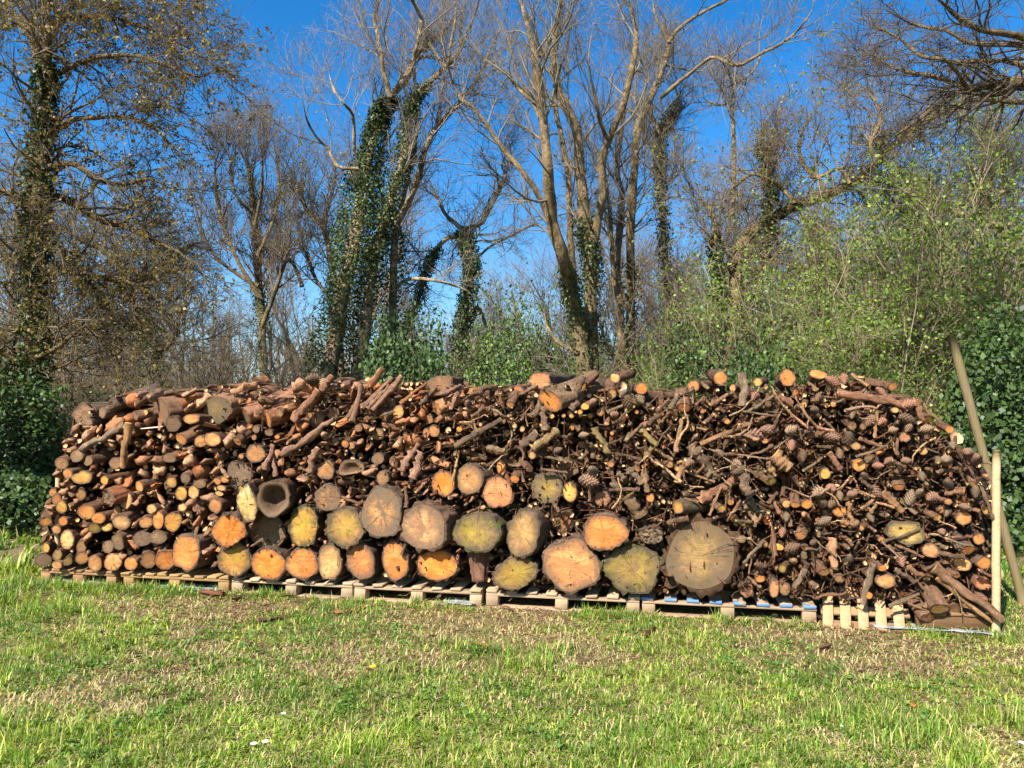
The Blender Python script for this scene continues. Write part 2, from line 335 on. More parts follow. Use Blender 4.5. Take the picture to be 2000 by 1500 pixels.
# ------------------------------------------------------------------ grass
def in_pile(x, y, m=0.0):
    v = (x - A.x) * ND.x + (y - A.y) * ND.y; u = (x - A.x) * UD.x + (y - A.y) * UD.y
    return (v > m) & (v < 1.05) & (u > -0.1) & (u < 7.75)
def straw(x, y):          # 0 = lush, 1 = worn straw and soil
    v = (x - A.x) * ND.x + (y - A.y) * ND.y
    s = fbm(x * 0.9 + 3, y * 1.5 + 8, 21) + .5 * (fbm(x * 4, y * 5, 40) - .5)
    f = np.exp(-np.abs(v + 0.4) * 1.5) * 0.17
    r = np.clip((x - 0.3) / 3.5, 0, 1) * 0.09 * (v < 0)
    l = -np.clip((-x - 2.4) / 2, 0, 1) * 0.15
    return np.clip((s + f + r + l - 0.545) * 4.2, 0, 1)
def grass_blades(n, x0, x1, y0, y1, lmul=1.0, wmul=1.0, pw=1.6, tuft=0, edge=False):
    m_ = n // tuft if tuft else n
    ty = y0 + (y1 - y0) * rng.random(m_) ** pw; tx = rng.uniform(-1, 1, m_) * np.maximum(2.4, ty * 0.78)
    if edge:
        u = rng.uniform(-.5, 8.1, m_); v = -rng.random(m_) ** 1.5 * .16 - .0; tx = A.x + UD.x * u + ND.x * v; ty = A.y + UD.y * u + ND.y * v
        k = fbm(u * 1.6, u * 0 + 2, 3) > .46; tx = tx[k]; ty = ty[k]; m_ = len(tx)
    tsz = rng.uniform(.55, 1.25, m_); thu = rng.random(m_)
    if tuft:
        k = np.repeat(np.arange(m_), tuft); n = len(k)
    else: k = np.arange(m_); n = m_
    xx = tx[k]; yy = ty[k]; tsz = tsz[k]; thu = thu[k]
    if tuft: xx = xx + rng.normal(0, .014, n); yy = yy + rng.normal(0, .014, n)
    st = straw(xx, yy); keep = ~in_pile(xx, yy, 0.02 if not edge else .3) & ((rng.random(n) > st * (0.75 if tuft else .25)) | edge)
    xx, yy, st, tsz, thu = xx[keep], yy[keep], st[keep], tsz[keep], thu[keep]; n = len(xx)
    lush = fbm(xx * 1.5 + 31, yy * 1.7 + 5, 5); tall = np.clip((lush - 0.48) * 4, 0, 1) * (1 - st)
    tall = tall + np.clip((-xx - 1.9), 0, 1) * 0.35 + np.clip((4.0 - yy) * 0.8, 0, 0.5) * (np.abs(xx + 0.2) < 3) * (lush > .45)
    L = (0.022 + 0.04 * rng.random(n)) * lmul; 
    if tuft: L = (0.025 + 0.04 * rng.random(n) + 0.085 * tall * rng.random(n)) * tsz * lmul
    if edge: L = rng.uniform(.03, .10, n) * tsz
    w = (0.0016 + 0.0019 * rng.random(n)) * wmul * (0.75 + yy * 0.08)
    az = rng.uniform(0, 2 * np.pi, n); lean = rng.uniform(0.95, 1.6, n) if not tuft else rng.uniform(.1, 1.35, n)
    lean = np.where(st > 0.4, rng.uniform(0.8, 1.57, n), lean)
    hd = np.stack([np.cos(az), np.sin(az), np.zeros(n)], 1)
    sd_ = np.stack([-np.sin(az), np.cos(az), np.zeros(n)], 1) * w[:, None]
    b = np.stack([xx, yy, gz(xx, yy) - 0.014], 1)
    m = b + hd * (L * 0.5 * np.sin(lean * 0.6))[:, None] + np.array([0, 0, 1.]) * (L * 0.55 * np.cos(lean * 0.6))[:, None]
    l2 = np.minimum(lean * 1.35, 1.9)
    tp = m + hd * (L * 0.6 * np.sin(l2))[:, None] + np.array([0, 0, 1.]) * (L * 0.5 * np.cos(l2))[:, None]
    V = np.stack([b - sd_, b + sd_, m - sd_ * .8, m + sd_ * .8, tp], 1).reshape(-1, 3)
    k = np.arange(n)[:, None] * 5
    Qd = k + np.array([[0, 1, 3, 2]]); Tr = k + np.array([[2, 3, 4]])
    dry = (rng.random(n) < (0.10 + .3 * st if tuft else .32 + .6 * st))[:, None]
    tt = rng.random((n, 1)); hue = np.clip(fbm(xx * 1.1, yy * 1.1, 77)[:, None] * 1.8 - 0.5 + 0.7 * (thu[:, None] - .5), 0, 1)
    green = np.array([[0.27, 0.36, 0.035]]) * hue + np.array([[0.08, 0.185, 0.018]]) * (1 - hue)
    gy = np.array([[0.50, 0.50, 0.12]])
    green = np.where(tt > 0.78, gy, green)
    strw = np.array([[0.62, 0.49, 0.25]]) * (1 - tt) + np.array([[0.30, 0.21, 0.10]]) * tt
    c = np.where(dry, strw, green) * (0.56 + 0.6 * rng.random((n, 1))) * (.7 + .75 * fbm(xx * 5.5, yy * 7, 91)[:, None])
    return V, Qd, Tr, np.repeat(c, 5, 0)
def stuff_grass(name, parts, label):
    off = 0; Vs = []; Qs = []; Ts = []; Cs = []
    for V, Qd, Tr, C in parts:
        Vs.append(V); Qs.append(Qd + off); Ts.append(Tr + off); Cs.append(C); off += len(V)
    o = link(name, mk(name, np.concatenate(Vs), [np.concatenate(Qs), np.concatenate(Ts)], [M_GRASS], cols=np.concatenate(Cs)))
    return tag(o, label, 'grass', kind='stuff')
stuff_grass('grass', [grass_blades(150000, None, None, 2.7, 7.4, 1.0, 1.1, 1.35), grass_blades(135000, None, None, 2.7, 7.4, 1.0, 1.0, 1.3, 16), grass_blades(17000, 0, 0, 5, 7, 1, 1, 1, 12, True), grass_blades(42000, None, None, 7.0, 18, 1.6, 2.6, 1.5, 10)], 'short sunlit meadow grass with straw patches before the woodpile')

def weeds():
    Vs = []; Qs = []; Cs = []; off = 0
    n = 2600; y = 2.8 + 4.0 * rng.random(n) ** 1.3; x = rng.uniform(-1, 1, n) * y * 0.74
    ok = (fbm(x * 1.3 + 70, y * 1.3 + 2, 9) > 0.5) & ~in_pile(x, y, -0.1) & (straw(x, y) < 0.75); x = x[ok]; y = y[ok]; n = len(x)
    for k in range(9):
        a = rng.uniform(0, 2 * np.pi, n); rr = rng.uniform(0.004, 0.045, n)
        c = np.stack([x + rr * np.cos(a), y + rr * np.sin(a), gz(x, y) + rng.uniform(0.006, 0.035, n)], 1)
        V, Qd, C = leaves(c, 0.02, leafcol(n, (0.06, 0.14, 0.02), (0.15, 0.25, 0.04)), nrm=np.array([[0, 0, 1.]]))
        Vs.append(V); Qs.append(Qd + off); Cs.append(C); off += len(V)
    return tag(link('weeds', mk('weeds', np.concatenate(Vs), [np.concatenate(Qs)], [M_GRASS], cols=np.concatenate(Cs))), 'low clover and broad leaved weeds growing among the grass', 'weeds', kind='stuff')
weeds()
def litter():
    n = 5200; v = -rng.random(n) ** 1.5 * 2.1 - 0.0; u = rng.uniform(-0.4, 8.2, n)
    x = A.x + UD.x * u + ND.x * v; y = A.y + UD.y * u + ND.y * v
    k = rng.random(n) < 0.25 + 0.6 * straw(x, y); x = x[k]; y = y[k]; n = len(x)
    L = rng.uniform(0.01, 0.06, n); az = rng.uniform(0, np.pi, n)
    d = np.stack([np.cos(az), np.sin(az), rng.normal(0, 0.15, n)], 1) * L[:, None]
    c = np.stack([x, y, gz(x, y) + rng.uniform(0.0, 0.02, n)], 1)
    P = np.stack([c - d / 2, c + rng.normal(0, 0.003, (n, 3)), c + d / 2], 1)
    R = np.repeat(rng.uniform(0.0012, 0.005, n)[:, None], 3, 1)
    V, Qd = tubes(P, R, 4)
    C = leafcol(n, (0.8, 0.55, 0.45), (2.0, 1.7, 1.5), 0.3)
    return tag(link('bark_litter', mk('bark_litter', V, [Qd], [M_BRUSH], cols=np.repeat(C, 12, 0))), 'dry bark crumbs and twig litter on the worn grass before the pile', 'litter', kind='stuff')
litter()

# ================================================================== LABELS
LAND = []            # (px, py, short name) landmarks in the pile
used = {}
def uniq(base, px, py, own=None):
    """adds where it lies relative to the nearest landmark, until the phrase is used by nothing else"""
    c = sorted(LAND, key=lambda l: (l[0] - px) ** 2 + (l[1] - py) ** 2)
    c = [l for l in c if l[2] != own][:14]
    for far in ('', 'further '):
        for l in c:
            dx, dy = px - l[0], py - l[1]
            if abs(dy) > 1.9 * abs(dx): d = 'above' if dy < 0 else 'below'
            elif abs(dx) > 1.9 * abs(dy): d = 'to the left of' if dx < 0 else 'to the right of'
            else: d = ('upper ' if dy < 0 else 'lower ') + ('left of' if dx < 0 else 'right of')
            s = f'{base} {far}{d} the {l[2]}'
            if s not in used: used[s] = 1; return s
    s0 = s; k = 2
    ords = ['second', 'third', 'fourth', 'fifth', 'sixth', 'seventh', 'eighth', 'ninth', 'tenth']
    while True:
        s = f'{ords[(k - 2) % 9]} {s0}'
        if s not in used: used[s] = 1; return s
        k += 1
        if k > 10: s0 = s0 + ' too'; k = 2

# ================================================================== PALLETS
def box(bm_V, bm_Q, c, e, M=None, jit=0.0):
    s = np.array([[-1, -1, -1], [1, -1, -1], [1, 1, -1], [-1, 1, -1], [-1, -1, 1], [1, -1, 1], [1, 1, 1], [-1, 1, 1]], float)
    V = s * np.array(e) / 2 + (rng.normal(0, jit, (8, 3)) if jit else 0) + np.array(c)
    off = sum(len(v) for v in bm_V); bm_V.append(V)
    bm_Q.append(np.array([[0, 3, 2, 1], [4, 5, 6, 7], [0, 1, 5, 4], [1, 2, 6, 5], [2, 3, 7, 6], [3, 0, 4, 7]]) + off)
def boxobj(name, e, mat, parent, loc, color=(1, 1, 1), jit=0.002, rot=(0, 0, 0), bev=0.003):
    V = []; Qs = []; box(V, Qs, (0, 0, 0), e, jit=jit)
    me = mk(name, np.concatenate(V), [np.concatenate(Qs)], [mat], smooth=False)
    o = link(name, me, parent); o.location = loc; o.rotation_euler = rot; o.color = (*color, 1)
    m = o.modifiers.new('bevel', 'BEVEL'); m.width = bev; m.segments = 1
    return o
UANG = math.atan2(UD.y, UD.x)
def u_of(px):
    p, _ = on_pile(px, 1150, 0); return (p - A).dot(UD)
def pallet(px0, px1, tint, label, blue=False, ns=8, dz=-0.026, blocks=(0, .5, 1)):
    u0, u1 = u_of(px0), u_of(px1); L = u1 - u0
    r = bpy.data.objects.new('pallet', None); col.objects.link(r); base = A + UD * (u0 + L / 2) + ND * .045
    r.location = (base.x, base.y, dz); r.rotation_euler = (0, 0, UANG)
    tag(r, label, 'pallet', 'wooden pallets under the woodpile')
    D = 1.0; k = lambda: (lambda f: tuple(c * f for c in tint))(rnd.uniform(0.8, 1.1))
    for j, v in enumerate((0.05, D / 2, D - 0.05)):
        boxobj('bottom_board', (L - 0.01, 0.095, 0.02), M_PLANK, r, (0, v, 0.010), k())
        boxobj('stringer_board', (L - 0.005, 0.095, 0.021), M_PLANK, r, (0, v, 0.1115), k())
        for b in blocks:
            boxobj('block', (0.095, 0.10, 0.078), M_PLANK, r, (-L / 2 + 0.05 + b * (L - 0.1), v, 0.0605), k())
    for i in range(ns):
        x = -L / 2 + 0.045 + i * (L - 0.09) / (ns - 1)
        o = boxobj('deck_board', (0.085, D + 0.004, 0.02), M_PLANK, r, (x, D / 2 - 0.003 + rnd.uniform(-.006, .006), 0.1335), k(), rot=(0, 0, rnd.uniform(-.008, .008)))
        if blue:
            boxobj('painted_end', (0.0865, 0.045, 0.0212), M_BLUE, o, (0, -D / 2 + 0.018, 0.0004), bev=0.001)
    return r
pallet(70, 219, (0.78, 0.58, 0.42), 'reddish brown weathered pallet under the small logs at the left end of the pile', ns=7)
pallet(228, 441, (0.80, 0.66, 0.40), 'yellowish pallet with close slats under the orange log with a dark side', ns=9, blocks=(0.03, .5, 1))
pallet(446, 684, (1.05, 1.02, 0.95), 'pale pallet with three square blocks under the green and orange log', ns=7)
pallet(687, 938, (1.0, 0.95, 0.86), 'pale pallet under the leaning orange logs and the bright orange log', ns=7)
pallet(946, 1249, (0.98, 0.93, 0.85), 'pale pallet under the large pale orange log and the dark green log', ns=8)
pallet(1253, 1598, (0.98, 0.90, 0.82), 'pallet with worn blue painted slat ends under the giant log', blue=True, ns=8)
# slanting pallet at the right with its slats facing the camera
r = bpy.data.objects.new('pallet', None); col.objects.link(r)
u0, u1 = u_of(1606), u_of(1782); L = u1 - u0; base = A + UD * (u0 + L / 2) - ND * 0.04
r.location = (base.x, base.y, 0.005); r.rotation_euler = (math.radians(40), 0, UANG)
tag(r, 'tilted pallet whose pale slats face out beside the blue ended pallet', 'pallet', 'wooden pallets under the woodpile')
for i in range(5):
    boxobj('deck_board', (0.07, 0.36, 0.018), M_PLANK, r, (-L / 2 + 0.05 + i * (L - 0.05) / 4.6, 0.16, 0.0), (1.1, 0.95, 0.74), rot=(0, 0, -0.14))
for v in (0.15, 0.31):
    boxobj('stringer_board', (L, 0.08, 0.02), M_PLANK, r, (0, v, -0.0205), (0.85, 0.68, 0.5))
boxobj('bottom_board', (L, 0.06, 0.05), M_PLANK, r, (0, 0.03, -0.037), (0.6, 0.45, 0.33))
# plank base at the right end
u0, u1 = u_of(1790), u_of(1944); L = u1 - u0; base = A + UD * (u0 + L / 2)
r = bpy.data.objects.new('pallet', None); col.objects.link(r); r.location = (base.x, base.y, 0); r.rotation_euler = (0, 0, UANG)
tag(r, 'dark stained pallet under the right end of the pile, beside the pale stake', 'pallet', 'wooden pallets under the woodpile')
boxobj('stringer_board', (L, 0.03, 0.085), M_PLANK, r, (0, 0.03, 0.06), (0.34, 0.25, 0.17))
boxobj('stringer_board', (L, 0.03, 0.085), M_PLANK, r, (0, 0.9, 0.06), (0.34, 0.25, 0.17))
for i in range(5): boxobj('deck_board', (0.085, 0.98, 0.02), M_PLANK, r, (-L / 2 + 0.05 + i * (L - 0.1) / 4, 0.5, 0.1135), (0.5, 0.4, 0.3))
# plastic sheet
t = NT('weathered_plastic', 0.35, 0.5); n = t.noise(t.coord(), 25, 4); t.color(t.mix(n, (0.10, 0.11, 0.12), (0.45, 0.47, 0.5))); t.bump(n, 0.8, 0.02); M_PLAST = t.m
def sheet(px0, px1, v0, v1, label):
    u0, u1 = u_of(px0), u_of(px1); n = max(12, int((u1 - u0) / 0.05)); us = np.linspace(u0, u1, n); vs = np.linspace(v0, v1, 10)
    U, Vv = np.meshgrid(us, vs); X = A.x + UD.x * U + ND.x * Vv; Y = A.y + UD.y * U + ND.y * Vv
    X = X + 0.02 * (vnoise(U * 8, Vv * 9, 3) - .5); Y = Y + 0.05 * (vnoise(U * 6, Vv * 2, 8) - .5)
    Z = np.maximum(gz(X, Y), 0) * 0 + 0.012 + 0.02 * vnoise(U * 22, Vv * 22, 4) - 0.012 * (Vv > 0)
    idx = np.arange(X.size).reshape(X.shape); Q = np.stack([idx[:-1, :-1], idx[:-1, 1:], idx[1:, 1:], idx[1:, :-1]], -1).reshape(-1, 4)
    o = link('plastic_sheet', mk('plastic_sheet', np.stack([X, Y, Z], -1), [Q], [M_PLAST])); m = o.modifiers.new('thick', 'SOLIDIFY'); m.thickness = 0.002
    tag(o, label, 'plastic sheet', 'plastic ground sheets under the pallets')
sheet(1705, 1962, -0.07, 0.12, 'crumpled silvery plastic sheet on the grass at the foot of the pale stake')
sheet(78, 210, -0.03, 0.25, 'grey plastic sheet on the ground under the reddish brown pallet')
sheet(300, 430, -0.03, 0.2, 'grey plastic sheet on the ground under the yellowish pallet')
sheet(860, 925, -0.05, 0.2, 'grey plastic sheet on the ground under the upright bark log')

# ================================================================== LOGS
CUTC = dict(orange=(0.66, 0.25, 0.06), bright=(0.70, 0.24, 0.03), tan=(0.54, 0.27, 0.09), pale=(0.68, 0.41, 0.16), pink=(0.64, 0.27, 0.12),
            yellow=(0.66, 0.39, 0.08), brown=(0.24, 0.125, 0.055), grey=(0.19, 0.135, 0.08), olive=(0.27, 0.19, 0.05), dark=(0.16, 0.11, 0.065), red=(0.45, 0.18, 0.09))
def log_geo(rx, rz, L, n=32, m=7, lobes=0.045, bark_w=0.085, rough=0.04, seed=0, hollow=0.0, point=0.0, flat=None, taper=0.0, rag=0.0):
    g = np.random.default_rng(seed); th = np.arange(n) / n * 2 * np.pi
    rho = np.ones(n)
    for k in range(2, 7): rho += lobes * g.normal() / k ** 0.5 * np.cos(k * th + g.uniform(0, 6.3))
    if point: rho *= 1 + point * np.maximum(0, np.cos(th - np.pi / 2)) ** 3
    if flat is not None:      # a chord cut off: (angle, distance)
        c = np.cos(th - flat[0]); lim = flat[1]; rho = np.where(c * rho > lim, lim / np.maximum(c, 1e-3), rho)
    bark = bark_w; ct, st = np.cos(th), np.sin(th)
    jag = 1 + g.normal(0, rough, n)
    # body
    ys = np.concatenate([[0.0, 0.006], np.linspace(0.03, L, m)]); V = []
    ph = g.uniform(0, 6.3, 6)
    for j, y in enumerate(ys):
        k = jag * (1 - taper * y / L) * (1 + rough * (np.sin(9 * th + 7 * y + ph[0]) * 0.5 + np.sin(14 * th - 13 * y + ph[1]) * 0.5) + g.normal(0, rough * 0.5, n))
        if j == 0: k = k * 0.985
        V.append(np.stack([rx * rho * k * ct, np.full(n, y) + (g.normal(0, 0.004 + rag * 0.02, n) if j == 0 else 0), rz * rho * k * st], 1))
    # inner bark ring then closed back
    V.insert(0, np.stack([rx * rho * (1 - bark) * ct, np.full(n, 0.004), rz * rho * (1 - bark) * st], 1))
    nv = len(V) * n; V.append(np.array([[0, L + 0.01, 0]]))
    Vb = np.concatenate(V); rows = len(V) - 1
    idx = np.arange(rows * n).reshape(rows, n); nx = np.roll(idx, -1, 1)
    Qb = np.stack([idx[:-1], idx[1:], nx[1:], nx[:-1]], -1).reshape(-1, 4)
    Tb = np.stack([idx[-1], np.full(n, nv), nx[-1]], -1)
    # cut face
    rs = [0.0, 0.22, 0.45, 0.7, 0.9, 1.012]; F = []; rad = []
    for r in rs[1:]:
        y = (g.normal(0, rag * 0.008, n) if rag else np.zeros(n)) + (hollow * max(0, 1 - (r / 0.75) ** 4) if hollow else 0)
        F.append(np.stack([rx * rho * (1 - bark) * r * ct, y, rz * rho * (1 - bark) * r * st], 1)); rad += [r * 0.99] * n
    Vf = np.concatenate([[[0, hollow, 0]]] + F); rad = np.array([0] + rad)
    idx = 1 + np.arange(len(F) * n).reshape(len(F), n); nx = np.roll(idx, -1, 1)
    Qf = np.stack([idx[:-1], idx[1:], nx[1:], nx[:-1]], -1).reshape(-1, 4)
    Tf = np.stack([np.zeros(n, int), idx[0], nx[0]], -1)
    return (Vb, Qb, Tb), (Vf, Qf, Tf, rad)

def orient(axis, roll=0.0):
    y = Vector(axis).normalized(); up = Vector((0, 0, 1)) if abs(y.z) < 0.95 else Vector((1, 0, 0))
    x = y.cross(up).normalized(); z = x.cross(y).normalized()
    R = Matrix((x, y, z)).transposed() @ Matrix.Rotation(roll, 3, 'Y')
    return R
def comp(px): return -24 * max(0, min(1, (760 - px) / 640)) + 8 * max(0, min(1, (px - 1400) / 540))
def axis_of(yaw, pitch):
    a = math.radians(yaw); p = math.radians(pitch)
    h = ND * math.cos(a) + UD * math.sin(a); return (h * math.cos(p) + Vector((0, 0, math.sin(p)))).normalized()
LOGN = [0]
def big_log(px, py, rx, ry, colr, label, yaw=0, pitch=0, L=0.8, w=0.0, rot=0, moss=0.0, grey=0.0, bark=(1, 1, 1), group=None, short=None, own=None, **kw):
    p, tt = on_pile(px, py, w); mpp = tt / F_PX; yaw = yaw + comp(px) * (1 if py > 845 else .25); ax = axis_of(yaw, pitch)
    vh = (p - CAM).normalized(); c = max(0.72, abs(ax.dot(vh)))
    LOGN[0] += 1
    n = 44 if rx + ry > 70 else (30 if rx + ry > 30 else 18)
    (Vb, Qb, Tb), (Vf, Qf, Tf, rad) = log_geo(rx * mpp / (c if abs(yaw) < 60 else 1), ry * mpp, L, n=n, m=9 if n > 30 else 5, seed=LOGN[0] * 13 + 5, **kw)
    me = mk('log', Vb, [Qb, Tb], [M_BARK], smooth=False if n < 30 else True)
    p = p - ND * (.055 if (985 < py < 1062 and 420 < px < 1420 and w < .1) else 0); o = link('log', me); o.matrix_world = Matrix.Translation(p) @ orient(ax, math.radians(-rot)).to_4x4()
    cb = rnd.uniform(0.8, 1.15); o.color = (bark[0] * cb, bark[1] * cb, bark[2] * cb, 1); o['moss'] = 0.9 if moss > 0.9 else moss * 0.4
    f = link('cut_face', mk('cut_face', Vf, [Qf, Tf], [M_CUT], attrs={'rad': rad}), o)
    cc = CUTC[colr] if isinstance(colr, str) else colr; j = rnd.uniform(0.92, 1.06)
    f.color = (min(cc[0] * j, .9), min(cc[1] * j, .9), min(cc[2] * j, .9), 1); f['hollow'] = 1.0 if kw.get('hollow') else 0.0; f['moss'] = float(moss); f['grey'] = float(grey)
    tag(o, label, 'log', group); used[label] = 1
    if short: LAND.append((px, py, short))
    taken.append((px, py, max(rx, ry)))
    return o
taken = []
G1 = 'large logs in the lowest two rows'; G2 = 'round logs in the middle of the pile'; G3 = 'logs along the top of the pile'
